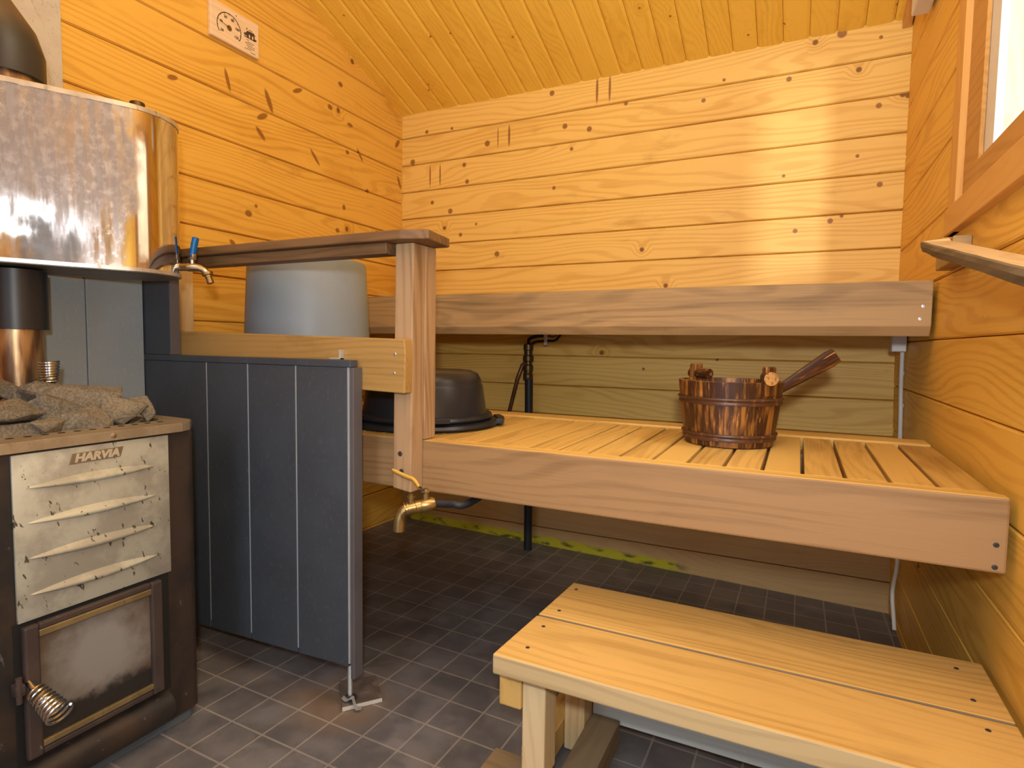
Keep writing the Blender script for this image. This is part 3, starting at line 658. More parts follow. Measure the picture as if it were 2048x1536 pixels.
# top rim with one row of vents
bm = bmesh.new()
rim = [(-1.173, .435), (-1.173, .812), (-1.182, .835), (-1.215, .862), (-1.30, .868), (-1.575, .868), (-1.575, .435)]
t = bmesh.new(); outer = [t.verts.new((x, y, .7465)) for x, y in rim]
inner = [t.verts.new((x, y, .7465)) for x, y in [(-1.246, .475), (-1.246, .800), (-1.256, .815), (-1.275, .825), (-1.31, .828), (-1.545, .828), (-1.545, .475)]]
lo_o = [t.verts.new((v.co.x, v.co.y, .728)) for v in outer]; lo_i = [t.verts.new((v.co.x, v.co.y, .690)) for v in inner]
for i in range(7):
    j = (i+1) % 7
    t.faces.new((outer[i], outer[j], inner[j], inner[i])); t.faces.new((outer[j], outer[i], lo_o[i], lo_o[j])); t.faces.new((inner[i], inner[j], lo_i[j], lo_i[i]))
bmesh.ops.recalc_face_normals(t, faces=t.faces[:]); bmesh.ops.bevel(t, geom=[e for e in t.edges if all(v in outer for v in e.verts)], offset=.002, segments=2, affect='EDGES'); merge(bm, t)
rim_o = obj('top_rim', bm, Mt['rim_steel'], st, label='tan steel rim around the stones')
bm = bmesh.new()
for k in range(13):
    yy = .476+.0268*k; lathe(bm, [(.0062, -.004), (.0062, .0004)], (-1.2255, yy, .7465), 18); 
obj('vent_holes', bm, Mt['hole'], rim_o)
obj('stone_tray', B((-1.546, .474, .684), (-1.247, .829, .690), 0), Mt['stove_paint'], st)
bm = bmesh.new(); lathe(bm, [(.005, 0), (.0045, .002), (.001, .003)], (-1.173, .672, .7375), 16, (1, 0, 0)); obj('screw', bm, Mt['nickel'], st, True)
# badge
def text_bm(txt, size, M4, shear=0.0, extr=.0012, bold=0.0, align='CENTER', sx=1.0):
    cu = bpy.data.curves.new('t', 'FONT'); cu.body = txt; cu.size = size; cu.extrude = extr; cu.shear = shear; cu.offset = bold; cu.align_x = align; cu.resolution_u = 3
    o = bpy.data.objects.new('t', cu); C.objects.link(o)
    dg = bpy.context.evaluated_depsgraph_get(); me = bpy.data.meshes.new_from_object(o.evaluated_get(dg))
    bm = bmesh.new(); bm.from_mesh(me); bpy.data.meshes.remove(me); bpy.data.objects.remove(o); bpy.data.curves.remove(cu)
    bmesh.ops.transform(bm, matrix=M4 @ Matrix.Diagonal((sx, 1, 1, 1)), verts=bm.verts[:]); return bm
# local x -> world +Y, local y -> world +Z, local z -> world +X (facing the room)
def face_x(x, y, z): return Matrix(((0, 0, 1, x), (1, 0, 0, y), (0, 1, 0, z), (0, 0, 0, 1)))
bm = bmesh.new(); prism(bm, [(FX+.006, .597, .6935), (FX+.006, .687, .6945), (FX+.006, .693, .7135), (FX+.006, .603, .7125)], (.0016, 0, 0), .0005)
bd = obj('badge', bm, Mt['badge_ground'], st)
obj('lettering', text_bm('HARVIA', .0205, face_x(FX+.0078, .6445, .6968), .25, .0011, .0009, 'CENTER', 1.08), Mt['badge'], bd)
# door
dr_y0, dr_y1, dz0, dz1 = .513, .757, .188, .426
bm = bmesh.new(); box(bm, (FX-.001, .505, .178), (FX+.0025, .780, .4315), .001); obj('door_recess', bm, Mt['hole'], st)
bm = bmesh.new(); X0, X1 = FX+.004, FX+.018
box(bm, (X0, .514, dz0), (X1, .538, dz1), .004); box(bm, (X0, .734, dz0), (X1, .758, dz1), .004)
box(bm, (X0, .5375, dz1-.012), (X1-.002, .7345, dz1), .003); box(bm, (X0, .5375, dz0), (X1-.002, .7345, dz0+.012), .003)
dr = obj('door', bm, Mt['door_frame'], st)
obj('door_glass', B((X0+.001, .5375, dz0+.012), (X0+.006, .7345, dz1-.012), 0), Mt['soot_glass'], dr, label='sooty glass with pale centre')
obj('brass_strip', B((X0+.006, .537, dz1-.024), (X1-.001, .735, dz1-.012), .0015), Mt['brass_strip'], dr)
obj('brass_strip', B((X0+.006, .537, dz0+.014), (X1-.001, .735, dz0+.025), .0015), Mt['brass_strip'], dr)
def coil(bm, a, b, r0, r1, turns, wr):
    a, b = Vector(a), Vector(b); ax = (b-a).normalized(); e1 = ax.orthogonal().normalized(); e2 = ax.cross(e1); n = int(turns*20); p = []
    for i in range(n+1):
        t = i/n; an = 2*PI*turns*t; r = r0+(r1-r0)*t; p.append(a+(b-a)*t+(e1*math.cos(an)+e2*math.sin(an))*r)
    tube(bm, p, wr, 8)
bm = bmesh.new(); coil(bm, (-1.150, .520, .318), (-1.095, .528, .288), .0135, .0195, 8, .0024); tube(bm, [(-1.172, .519, .330), (-1.15, .520, .318)], .005, 10)
obj('coil_handle', bm, Mt['spring'], dr, True, label='bright coiled wire handle')
bm = bmesh.new(); tube(bm, [(X1, .5035, .300), (X1, .5035, .345)], .005, 10); box(bm, (FX+.002, .498, .312), (X1+.004, .512, .332), .002)
obj('latch', bm, Mt['door_frame'], dr, True)
# rolled ash drawer
bm = bmesh.new(); t = bmesh.new(); prof = []
for k in range(17): a = -PI*.62+PI*1.2*k/16; prof.append((FX-.006+.034*math.cos(a), .142+.034*math.sin(a)))
prof += [(FX-.02, .176), (FX-.02, .112)]
prism(t, [(x, .512, z) for x, z in prof], (0, .262, 0)); merge(bm, t)
obj('ash_drawer', bm, Mt['stove_paint'], st, True)

# ------------------------------------------------------------------ stones, one object each
def stone(c, dims, rot, seed, label):
    rnd = random.Random(seed); bm = bmesh.new()
    for k in range(12):
        v = Vector((rnd.gauss(0, 1), rnd.gauss(0, 1), rnd.gauss(0, 1))).normalized()
        v = Vector([math.copysign(abs(q)**.75, q) for q in v])
        bm.verts.new((v.x*dims[0]/2, v.y*dims[1]/2, v.z*dims[2]/2))
    r = bmesh.ops.convex_hull(bm, input=bm.verts[:])
    bmesh.ops.delete(bm, geom=[g for g in r['geom_interior']+r['geom_unused'] if isinstance(g, bmesh.types.BMVert)], context='VERTS')
    bmesh.ops.bevel(bm, geom=bm.edges[:], offset=min(dims)*.045, segments=1, affect='EDGES')
    bmesh.ops.triangulate(bm, faces=bm.faces[:]); bmesh.ops.subdivide_edges(bm, edges=bm.edges[:], cuts=2, use_grid_fill=True)
    lo = [min(v.co[i] for v in bm.verts) for i in range(3)]; hi = [max(v.co[i] for v in bm.verts) for i in range(3)]
    for v in bm.verts:
        v.co = Vector([((v.co[i]-lo[i])/(hi[i]-lo[i])-.5)*dims[i] for i in range(3)])
        v.co += v.co.normalized()*mnoise.noise(v.co*70+Vector((seed, 0, 0)))*.0016
    bmesh.ops.rotate(bm, verts=bm.verts[:], cent=(0, 0, 0), matrix=Matrix.Rotation(rot, 3, 'X'))
    bmesh.ops.rotate(bm, verts=bm.verts[:], cent=(0, 0, 0), matrix=Matrix.Rotation(rnd.uniform(-.3, .3), 3, 'Z'))
    bmesh.ops.translate(bm, verts=bm.verts[:], vec=c)
    o = obj('sauna_stone', bm, Mt['rock']); tag(o, label, 'stone', 'stones heaped on the sauna stove'); return o
S_ = [((-1.282, .548, .786), (.085, .118, .046), -.05, 3, 'wide flat grey stone at left end of heap above the rim'),
      ((-1.43, .592, .815), (.06, .085, .05), .2, 5, 'grey stone at far left rear of heap beside the flue pipe'),
      ((-1.41, .616, .806), (.06, .062, .036), -.3, 8, 'small brown stone at rear of heap against the flue pipe'),
      ((-1.375, .664, .806), (.075, .11, .052), -.35, 11, 'slanting dark stone directly under the upright coil handle'),
      ((-1.30, .628, .778), (.07, .115, .060), -.45, 14, 'large brown stone in middle of heap below the biggest flat one'),
      ((-1.315, .692, .799), (.085, .145, .050), -.06, 17, 'biggest flat stone lying on top of the heap'),
      ((-1.268, .668, .762), (.05, .095, .040), .15, 21, 'long low brown stone under biggest flat stone near the vents'),
      ((-1.285, .752, .770), (.06, .086, .050), -.25, 24, 'rounded brown stone at right of heap next to the smallest end stone'),
      ((-1.29, .803, .768), (.045, .040, .050), .1, 27, 'small upright stone at right end of heap'),
      ((-1.260, .604, .757), (.04, .075, .028), .0, 31, 'low flat stone behind the vent holes, left of middle'),
      ((-1.258, .705, .750), (.03, .045, .020), .0, 34, 'tiny stone chip behind vent holes below the long low stone'),
      ((-1.262, .545, .752), (.04, .100, .030), .0, 37, 'low brown stone behind vent holes at left under the wide flat stone')]
for c_, d_, *r_ in S_: stone(c_, (d_[0], d_[1], d_[2]*1.14), *r_)

bm = bmesh.new()
for k, (c_, d_) in enumerate((((-1.32, .545, .735), (.09, .12, .06)), ((-1.36, .61, .752), (.10, .10, .07)), ((-1.37, .74, .745), (.10, .12, .07)), ((-1.31, .70, .726), (.09, .14, .055)), ((-1.42, .53, .760), (.09, .09, .07)), ((-1.30, .63, .722), (.07, .12, .05)), ((-1.45, .66, .74), (.10, .13, .08)), ((-1.30, .78, .72), (.07, .08, .045)))):
    o_ = stone(c_, d_, .1*k, 60+k, ''); bm.from_mesh(o_.data); bpy.data.objects.remove(o_)
sb = obj('stone_bed', bm, Mt['rock']); tag(sb, 'dark rubble filling the stone tray under the loose heap', 'stones'); sb['kind'] = 'stuff'

# ------------------------------------------------------------------ flue and water tank
FC = (-1.527, .680)
fp = thing('flue_pipe', 'flue pipe rising from stove, heat browned below and black sleeve above', 'pipe', (FC[0], FC[1], .69))
bm = bmesh.new(); lathe(bm, [(.047, .692), (.047, .95)], (FC[0], FC[1], 0), 48); obj('lower_pipe', bm, Mt['burnt_steel'], fp, True)
bm = bmesh.new(); lathe(bm, [(.0475, .940), (.0575, .940), (.0575, 1.066), (.050, 1.066)], (FC[0], FC[1], 0), 48); obj('sleeve', bm, Mt['sleeve'], fp, True)
bm = bmesh.new(); coil(bm, (-1.432, .694, .826), (-1.432, .694, .872), .0135, .0175, 8, .0024)
obj('damper_handle', bm, Mt['spring'], fp, True, label='upright coiled wire damper handle')
bm = bmesh.new(); tube(bm, smooth_path([(-1.478, .688, .800), (-1.445, .692, .804), (-1.432, .694, .826)], 5), .004, 8); obj('damper_rod', bm, Mt['spring'], fp, True)

TC, TH, TA, TR, TZ0, TZ1 = Vector((-1.5144, .7186)), .4719, .1583, .1182, 1.0735, 1.432
e_l = Vector((math.sin(TH), math.cos(TH))); e_n = Vector((e_l.y, -e_l.x))
def tank_ring(a, r, n=40, flatn=24):
    out = []
    for k in range(n+1): t_ = -PI/2+PI*k/n; out.append((a+r*math.cos(t_), -r*math.sin(t_)))
    out2 = []
    # order: right end cap going from +normal side to -normal side, back flat, left cap, front flat
    pts = [(a+r*math.sin(PI*k/n), r*math.cos(PI*k/n)) for k in range(n+1)]
    pts += [(a-2*a*k/flatn, -r) for k in range(1, flatn)]
    pts += [(-a-r*math.sin(PI*k/n), -r*math.cos(PI*k/n)) for k in range(n+1)]
    pts += [(-a+2*a*k/flatn, r) for k in range(1, flatn)]
    return pts
def tank_xy(l, n): v = TC+e_l*l+e_n*n; return v.x, v.y
tk = thing('water_tank', 'shiny dented stainless water tank around the flue above the stove', 'tank', (TC.x, TC.y, TZ0))
bm = bmesh.new(); ring = tank_ring(TA, TR); rows = []; NZ = 40
for j in range(NZ+1):
    z = TZ0+.004+(TZ1-TZ0-.008)*j/NZ; row = []
    for l, n in ring:
        dn_ = 0
        if n > 0: dn_ = -.011*math.exp(-((l+.02)/.075)**2-((z-1.125)/.05)**2)*(n/TR)**2
        x_, y_ = tank_xy(l, n+dn_); row.append(bm.verts.new((x_, y_, z)))
    rows.append(row)
for a, b in zip(rows, rows[1:]):
    for k in range(len(a)): bm.faces.new((a[k], a[(k+1) % len(a)], b[(k+1) % len(a)], b[k]))
bmesh.ops.recalc_face_normals(bm, faces=bm.faces[:])
obj('shell', bm, Mt['tank'], tk, True)
def slab(z0, z1, da, mat, nm, lab=None):
    bm = bmesh.new(); prism(bm, [(*tank_xy(l, n), z0) for l, n in tank_ring(TA, TR+da, 24, 4)], (0, 0, z1-z0), 0); return obj(nm, bm, mat, tk, True, label=lab)
slab(TZ0-.0005, TZ0+.0075, .0018, Mt['tank_rim'], 'bottom_rim'); slab(TZ1-.008, TZ1+.002, .002, Mt['tank_rim'], 'top_rim')
slab(TZ0-.002, TZ0+.003, -.004, Mt['tank_under'], 'bottom_plate'); slab(TZ1-.004, TZ1+.003, -.006, Mt['tank_rim'], 'lid')
bm = bmesh.new(); x_, y_ = tank_xy(TA+.03, .075); lathe(bm, [(.022, 0), (.022, .004), (.016, .006), (.015, .018), (.012, .020), (.001, .020)], (x_, y_, TZ1+.002), 24); obj('filler_cap', bm, Mt['bronze'], tk, True)
# tap on the tank
x_, y_ = tank_xy(TA+TR, .0); p0 = Vector((x_, y_, 1.102)); d3 = Vector((.45, .20, 0)).normalized()
d3 = Vector((.62, .30, 0)).normalized(); q = lambda s_, dz=0: p0+d3*s_+Vector((0, 0, dz))
bm = bmesh.new(); tube(bm, [q(-.004), q(.022)], .0092, 6); tube(bm, [q(.02), q(.034), q(.05, -.002), q(.06, -.007)], [.0105, .0105, .0085, .0075], 16)
tube(bm, smooth_path([q(.045, -.001), q(.058, -.006), q(.066, -.014)], 4), .0078, 12)
tap = obj('tap', bm, Mt['nickel'], tk, True)
bm = bmesh.new(); ax = Vector((d3.x*.35, d3.y*.35, -1)).normalized(); c0 = q(.066, -.012)
lathe(bm, [(.0125, 0), (.0125, .007), (.0085, .008), (.0085, .013), (.0075, .014), (.0075, .019), (.0082, .0195), (.0082, .028), (.005, .028)], c0, 24, ax); obj('hose_nozzle', bm, Mt['brass'], tap, True)
bm = bmesh.new(); tube(bm, [q(.030, .008), q(.030, .020)], .0055, 10); box(bm, q(.026, .018)-Vector((.005, .005, 0)), q(.036, .032)+Vector((.005, .002, 0)), .001)
lev = obj('lever', bm, Mt['nickel'], tap, True)
bm = bmesh.new(); tube(bm, [q(.031, .028), q(.036, .055), q(.040, .072), q(.0405, .074)], [.0100, .0108, .0105, .006], 14, True, .75); obj('lever_sleeve', bm, Mt['blue'], lev, True, label='blue vinyl lever sleeve')
# elbow above the tank
eb = thing('flue_elbow', 'black scorched stovepipe elbow standing on top of the tank', 'pipe', (FC[0], FC[1], TZ1))
bm = bmesh.new()
jz = 1.526; ed = Vector((-.53, -.255, .81)).normalized(); jc = Vector((FC[0], FC[1], jz))
pth = [Vector((FC[0], FC[1], TZ1+.034)), jc-Vector((0, 0, .012)), jc+ed*.012, jc+ed*.225]
tube(bm, pth, [.0685, .0685, .0685, .0685], 48); obj('black_elbow', bm, Mt['elbow'], eb, True)
bm = bmesh.new(); lathe(bm, [(.058, TZ1+.0035), (.058, TZ1+.06)], (FC[0], FC[1], 0), 48); obj('inner_pipe', bm, Mt['burnt_steel'], eb, True, label='short tan steel pipe end')

# ------------------------------------------------------------------ grey tub, black basins
bm = bmesh.new(); tc = (-1.405, 1.405, 0)
lathe(bm, [(.199, .8695), (.202, .8695), (.202, .885), (.1935, .886), (.1875, .95), (.178, 1.160), (.1765, 1.1685), (.172, 1.172), (.0, 1.172)][:-1], tc, 96, caps=False)
t = bmesh.new(); bmesh.ops.create_circle(t, cap_ends=True, segments=96, radius=.172, matrix=Matrix.Translation((tc[0], tc[1], 1.172))); merge(bm, t)
tub = obj('plastic_tub', bm, Mt['tub'], None, True); tag(tub, 'large grey plastic tub turned upside down behind the guard board', 'tub')
bcx, bcy = -.935, 1.368
def basin(zb, rr, rt_, rtop, h, nm, label, hand):
    bs = thing(nm, label, 'basin', (bcx, bcy, zb))
    bm = bmesh.new()
    pr = [(rr-.004, 0), (rr+.004, .0), (rr+.006, .004), (rr+.002, .011), (rr-.016, .013), (rt_, .018), (rtop+.010, h-.026), (rtop, h-.008), (rtop-.018, h), (.001, h+.001)]
    lathe(bm, [(r, zb+z) for r, z in pr], (bcx, bcy, 0), 72, caps=False); obj('bowl', bm, Mt['black_plastic'], bs, True)
    for sgn in (1, -1):
        bm = bmesh.new(); a0 = hand+(0 if sgn > 0 else PI); t = bmesh.new(); P_ = []
        for k in range(13): a = a0-.28+.56*k/12; P_.append((bcx+(rr+.022)*math.cos(a), bcy+(rr+.022)*math.sin(a), zb+.002))
        for k in range(13): a = a0+.28-.56*k/12; P_.append((bcx+(rr+.002)*math.cos(a), bcy+(rr+.002)*math.sin(a), zb+.002))
        prism(bm, P_, (0, 0, .014), .002); obj('handle', bm, Mt['black_plastic'], bs)
    return bs
basin(ZS+.0045, .200, .172, .150, .130, 'wash_basin', 'black plastic wash basin lying face down beneath the other', .55)['group'] = 'black wash basins'
basin(ZS+.022, .183, .164, .146, .128, 'wash_basin', 'upper black plastic wash basin upside down behind the railing post', 2.2)['group'] = 'black wash basins'

# ------------------------------------------------------------------ pail and ladle
PCX, PCY = -.145, 1.472
pl = thing('sauna_pail', 'dark charred wooden pail with two hoops on lower bench', 'pail', (PCX, PCY, ZS))
zp = ZS+.0012; R0, R1, HP = .0985, .117, .1455
bm = bmesh.new()
lathe(bm, [(R0-.012, zp+.02), (R0-.003, zp), (R0, zp), (R1, zp+HP), (R1-.002, zp+HP+.001), (R1-.011, zp+HP+.001), (R1-.012, zp+HP-.002), (R0-.010, zp+.02)], (PCX, PCY, 0), 96, caps=False)
obj('staves', bm, Mt['char'], pl, True)
bm = bmesh.new(); lathe(bm, [(R0-.009, zp+.012), (R0-.009, zp+.020)], (PCX, PCY, 0), 48); obj('bottom', bm, Mt['char'], pl)
def hoop(z, h):
    r = R0+(R1-R0)*z/HP; r2_ = R0+(R1-R0)*(z+h)/HP; bm = bmesh.new()
    lathe(bm, [(r+.0002, zp+z), (r+.004, zp+z+.0008), (r+.0048, zp+z+h*.3), (r+.0035, zp+z+h*.5), (r2_+.0052, zp+z+h*.75), (r2_+.0042, zp+z+h-.0008), (r2_+.0002, zp+z+h)], (PCX, PCY, 0), 96, caps=False); obj('hoop', bm, Mt['hoop'], pl, True)
hoop(.094, .017); hoop(.012, .017)
def ear(ang, w=.036, h=.036):
    bm = bmesh.new(); d = Vector((math.cos(ang), math.sin(ang), 0)); e = Vector((-d.y, d.x, 0)); c = Vector((PCX, PCY, zp+HP-.03))+d*(R1-.0125)
    prism(bm, [c-e*w/2, c+e*w/2, c+e*w/2*.92+Vector((0, 0, .03+h)), c-e*w/2*.92+Vector((0, 0, .03+h))], d*.0125, .003); return obj('ear', bm, Mt['char'], pl)
aL, aR = math.atan2(1.50-PCY+.035, -.228-PCX), math.atan2(1.405-PCY, -.060-PCX)
ear(aL); ear(aR)
cL = Vector((PCX+math.cos(aL)*(R1-.006), PCY+math.sin(aL)*(R1-.006), zp+HP+.012)); cR = Vector((PCX+math.cos(aR)*(R1-.006), PCY+math.sin(aR)*(R1-.006), zp+HP+.011))
dL = Vector((.75, -.55, 0)).normalized()
bm = bmesh.new(); tube(bm, [cL-dL*.016, cL+dL*.045], .0125, 20); obj('peg', bm, Mt['charx'], pl, True)
bm = bmesh.new(); dR = Vector((.25, -.97, -.05)).normalized(); tube(bm, [cR-dR*.02, cR+dR*.020], .0150, 24); pg = obj('peg', bm, Mt['charx'], pl, True)
bm = bmesh.new(); lathe(bm, [(.0152, 0), (.0145, .0018), (.004, .0022), (.0008, .0015)], cR+dR*.0200, 24, dR); obj('peg_end', bm, Mt['endgrain'], pg, label='pale frayed end grain')
ld = thing('ladle', 'charred wooden ladle handle sticking up out of the pail', 'ladle', (-.06, 1.50, zp+.08))
a = Vector((-.105, 1.485, zp+.080)); b = Vector((.076, 1.60, .907)); dd = (b-a).normalized(); sd = Vector((-dd.z, 0, dd.x)).normalized(); nn = dd.cross(sd).normalized()
bm = bmesh.new(); t = bmesh.new(); rings = []; hl = (b-a).length
for i in range(15):
    s_ = i/14; hw = .0090+.0125*max(0, s_-.25)/.75; th = .0070+.0015*s_
    if i == 14: hw *= .86
    rings.append([t.verts.new((hl*s_, hw*math.copysign(abs(math.cos(an))**.6, math.cos(an)), th*math.copysign(abs(math.sin(an))**.6, math.sin(an)))) for an in [2*PI*k/20 for k in range(20)]])
for p_, q_ in zip(rings, rings[1:]):
    for k in range(20): t.faces.new((p_[k], p_[(k+1) % 20], q_[(k+1) % 20], q_[k]))
t.faces.new(rings[0]); t.faces.new(rings[-1]); bmesh.ops.recalc_face_normals(t, faces=t.faces[:]); merge(bm, t)
ho = obj('handle', bm, Mt['charx'], ld, True)
ho.matrix_basis = Matrix(((dd.x, sd.x, nn.x, a.x), (dd.y, sd.y, nn.y, a.y), (dd.z, sd.z, nn.z, a.z), (0, 0, 0, 1)))
bm = bmesh.new(); lathe(bm, [(.004, -.030), (.026, -.026), (.036, -.006), (.037, .010), (.034, .010), (.032, -.004), (.022, -.022), (.002, -.025)], a+Vector((-.028, -.012, -.012)), 36, caps=False); obj('bowl', bm, Mt['bowl'], ld, True)

# ------------------------------------------------------------------ pipework at the back wall
wp = thing('water_pipe', 'black upright water pipe with brass valve by the back wall', 'pipe', (-1.035, 2.30, fz(-1.03, 2.3)))
pxx, pyy = -1.032, 2.300
bm = bmesh.new(); tube(bm, [(pxx, pyy, fz(pxx, pyy)+.001), (pxx-.002, pyy, .40), (pxx-.008, pyy, .80)], .0175, 20); obj('black_pipe', bm, Mt['black_pipe'], wp, True)
bm = bmesh.new(); o_ = (pxx-.012, pyy, 0)
lathe(bm, [(.0195, .775), (.0215, .778), (.0215, .800), (.019, .803), (.019, .812), (.022, .815), (.022, .836), (.017, .84), (.017, .852), (.0235, .856), (.0235, .876), (.018, .88), (.018, .90), (.021, .903), (.021, .925), (.016, .93)], o_, 24); obj('brass_fitting', bm, Mt['bronze'], wp, True)
bm = bmesh.new(); tube(bm, [(pxx-.014, pyy-.018, .846), (pxx-.022, pyy-.034, .840), (pxx-.045, pyy-.036, .78), (pxx-.098, pyy-.02, .60)], [.008, .0085, .0085, .0085], 12); obj('copper_tube', bm, Mt['copper'], wp, True, label='slanting thin copper tube')
bm = bmesh.new(); tube(bm, smooth_path([(pxx-.012, pyy, .925), (pxx+.002, pyy-.02, .950), (pxx+.045, pyy-.02, .962), (pxx+.085, pyy-.02, .962)], 6), .0075, 10)
tube(bm, smooth_path([(pxx+.002, pyy-.01, .925), (pxx+.03, pyy-.01, .938), (pxx+.08, pyy-.01, .942), (pxx+.115, pyy-.01, .945), (pxx+.14, pyy, .975), (pxx+.165, pyy+.02, .995)], 6), .0055, 10); obj('hose', bm, Mt['black_pipe'], wp, True)
bm = bmesh.new(); tube(bm, smooth_path([(pxx+.085, pyy-.02, .962), (pxx+.115, pyy-.018, .960), (pxx+.14, pyy-.01, .985), (pxx+.17, pyy+.01, 1.0)], 6), .0045, 10); obj('thin_tube', bm, Mt['copper'], wp, True)
bm = bmesh.new(); box(bm, (pxx+.070, pyy-.030, .953), (pxx+.088, pyy-.0285, .970), .0003); box(bm, (pxx+.072, pyy-.030, .925), (pxx+.086, pyy-.0285, .954), .0003); obj('paper_tag', bm, Mt['grey_white'], wp)

bt = thing('brass_tap', 'brass water tap with yellow lever under front edge of lower bench', 'tap', (-.78, 1.08, .57))
ta = Vector((-.710, 1.046, .575)); td = Vector((-.62, -.62, -.12)).normalized()
Q = lambda s_, dz=0, sd_=0: ta+td*s_+Vector((0, 0, dz))
bm = bmesh.new()
tube(bm, [Q(-.018), Q(-.012), Q(.004), Q(.012), Q(.013), Q(.024), Q(.025), Q(.038)], [.012, .0145, .0150, .0125, .0135, .0135, .0125, .0120], 20)
tube(bm, smooth_path([Q(.036), Q(.050, -.004), Q(.058, -.020), Q(.060, -.044)], 5), .0125, 20)
for s_ in (.040, .046): tube(bm, [Q(s_), Q(s_+.003)], .0140, 20)
obj('tap_body', bm, Mt['brass'], bt, True)
bm = bmesh.new(); tube(bm, [Q(.034, .008), Q(.034, .026)], .0068, 12); tube(bm, [Q(.034, .022), Q(.034, .025)], .0085, 12); tube(bm, [Q(.034, .026), Q(.034, .030)], .005, 6); tube(bm, [Q(.002, .010), Q(.002, .026)], .0078, 12); tube(bm, [Q(.002, .026), Q(.002, .036)], .0055, 6)
obj('spindle', bm, Mt['brass'], bt, True)
bm = bmesh.new(); lathe(bm, [(.013, 0), (.013, .002)], Q(.002, .030), 24)
h0 = Q(.002, .031); hd = Vector((-.97, .05, .0)).normalized()
tube(bm, [h0, h0+hd*.020+Vector((0, 0, .008))], .0045, 8, True, .35); lv = obj('lever', bm, Mt['chrome'], bt, True)
bm = bmesh.new(); tube(bm, smooth_path([h0+hd*.018+Vector((0, 0, .006)), h0+hd*.032+Vector((0, 0, .020)), h0+hd*.050+Vector((0, 0, .024)), h0+hd*.075+Vector((0, 0, .030)), h0+hd*.092+Vector((0, 0, .035))], 5), [.0058]*3+[.0066]*15+[.0060, .0052, .004], 12, True, .6); obj('lever_sleeve', bm, Mt['yellow'], lv, True, label='yellow vinyl lever sleeve')
bm = bmesh.new(); tube(bm, smooth_path([Q(-.016), ta+Vector((.03, .05, -.006)), ta+Vector((.05, .12, -.012)), ta+Vector((-.05, .6, -.02)), Vector((-.96, 2.24, .50)), Vector((-1.010, 2.285, .46))], 6), .0085, 10); obj('supply_pipe', bm, Mt['black_pipe'], bt, True)

# ------------------------------------------------------------------ junction box and cable
jb = thing('junction_box', 'white electric junction box and cable in the right back corner', 'junction box', (.28, 2.2, .95))
def W_(y, z, d=0.0): return (xr(y, z)-d, y, z)
obj('box', B((.2520, 2.135, .918), (.2905, 2.185, .985), .003), Mt['white'], jb)
ypts = [(2.165, .918), (2.168, .86), (2.172, .80), (2.168, .72), (2.17, .60), (2.17, .40), (2.172, .25), (2.165, .16), (2.13, .09), (2.11, .06)]
bm = bmesh.new(); tube(bm, smooth_path([W_(y, z, .010+(.012 if z < .2 else 0)) for y, z in ypts], 5), .0060, 10); cb_ = obj('cable', bm, Mt['grey_white'], jb, True)
for zz in (.845, .745): obj('cable_clip', B(W_(2.176, zz, .013), W_(2.186, zz+.012, .001), .001), Mt['white'], cb_)
wl = obj('white_fixture', B((.245, 1.905, 1.87), (.289, 2.06, 2.02), .004), Mt['white'])
tag(wl, 'white plastic fixture high on right wall under the ceiling strip', 'wall fixture')

# ------------------------------------------------------------------ backrest rail on the right wall
br = thing('backrest_rail', 'pale live-edged plank sloping along the right wall below the window', 'rail', (.27, 1.4, 1.1))
A_, B_ = Vector((.215, 1.49, 1.125)), Vector((.2472, .75, .9625)); ab = (B_-A_)
bm = bmesh.new(); t = bmesh.new(); rings = []
for i in range(25):
    s_ = i/24; c = A_+ab*s_; wv = .003*mnoise.noise(Vector((s_*7, 1.3, 0))); wv2 = .003*mnoise.noise(Vector((s_*9, 5.3, 0)))
    top = .021
    pr = [(.004+wv2, 0+wv), (wv, top*.6), (wv2, top), (.003+wv2, top+.002), (.046, top+.003), (.049, top-.003), (.049, .0), (.044, -.003)]
    rings.append([t.verts.new(c+Vector((dx, 0 if i else -dx*.5, dz))) for dx, dz in pr])
for p_, q_ in zip(rings, rings[1:]):
    n = len(p_)
    for k in range(n): t.faces.new((p_[k], p_[(k+1) % n], q_[(k+1) % n], q_[k]))
t.faces.new(rings[0]); t.faces.new(rings[-1]); bmesh.ops.recalc_face_normals(t, faces=t.faces[:]); merge(bm, t)
bm.normal_update()
for f in bm.faces:
    if f.normal.x < -.3: f.material_index = 1
obj('plank', bm, [W['pale_y'], W['bark_y']], br)
obj('bracket', B((.266, 1.46, 1.10), (.2975, 1.62, 1.152), .002), W['grey_x'], br)

# ------------------------------------------------------------------ step stool
sl = thing('step_stool', 'low wide step stool of two thick spruce planks in the foreground', 'stool', (-.07, 1.06, .14))
ZT = .385
def plk(y0a, y1a, xa, xb):
    bm = bmesh.new(); t = bmesh.new()
    prism(t, [(xa[0], y0a, ZT-.036), (xb, y0a, ZT-.036), (xb, y1a, ZT-.036), (xa[1], y1a, ZT-.036)], (0, 0, .036), .003); merge(bm, t); return bm
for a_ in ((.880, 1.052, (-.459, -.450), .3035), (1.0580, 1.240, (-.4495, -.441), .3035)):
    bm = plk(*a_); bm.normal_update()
    for f in bm.faces: f.material_index = 1 if abs(f.normal.z) < .8 and (f.normal.y < -.3 or abs(f.normal.x) > .3) and f.calc_center_median().y < 1.05 else (2 if f.normal.y < -.8 else 0)  # rear plank's front face coloured dark as shade in the gap between planks
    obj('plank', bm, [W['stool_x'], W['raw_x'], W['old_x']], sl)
LZ = ZT-.0365
for xa in (-.468, .235):
    obj('crosspiece', B((xa, .925, LZ-.082), (xa+.044, 1.20, LZ), .003), W['stool_y'], sl)
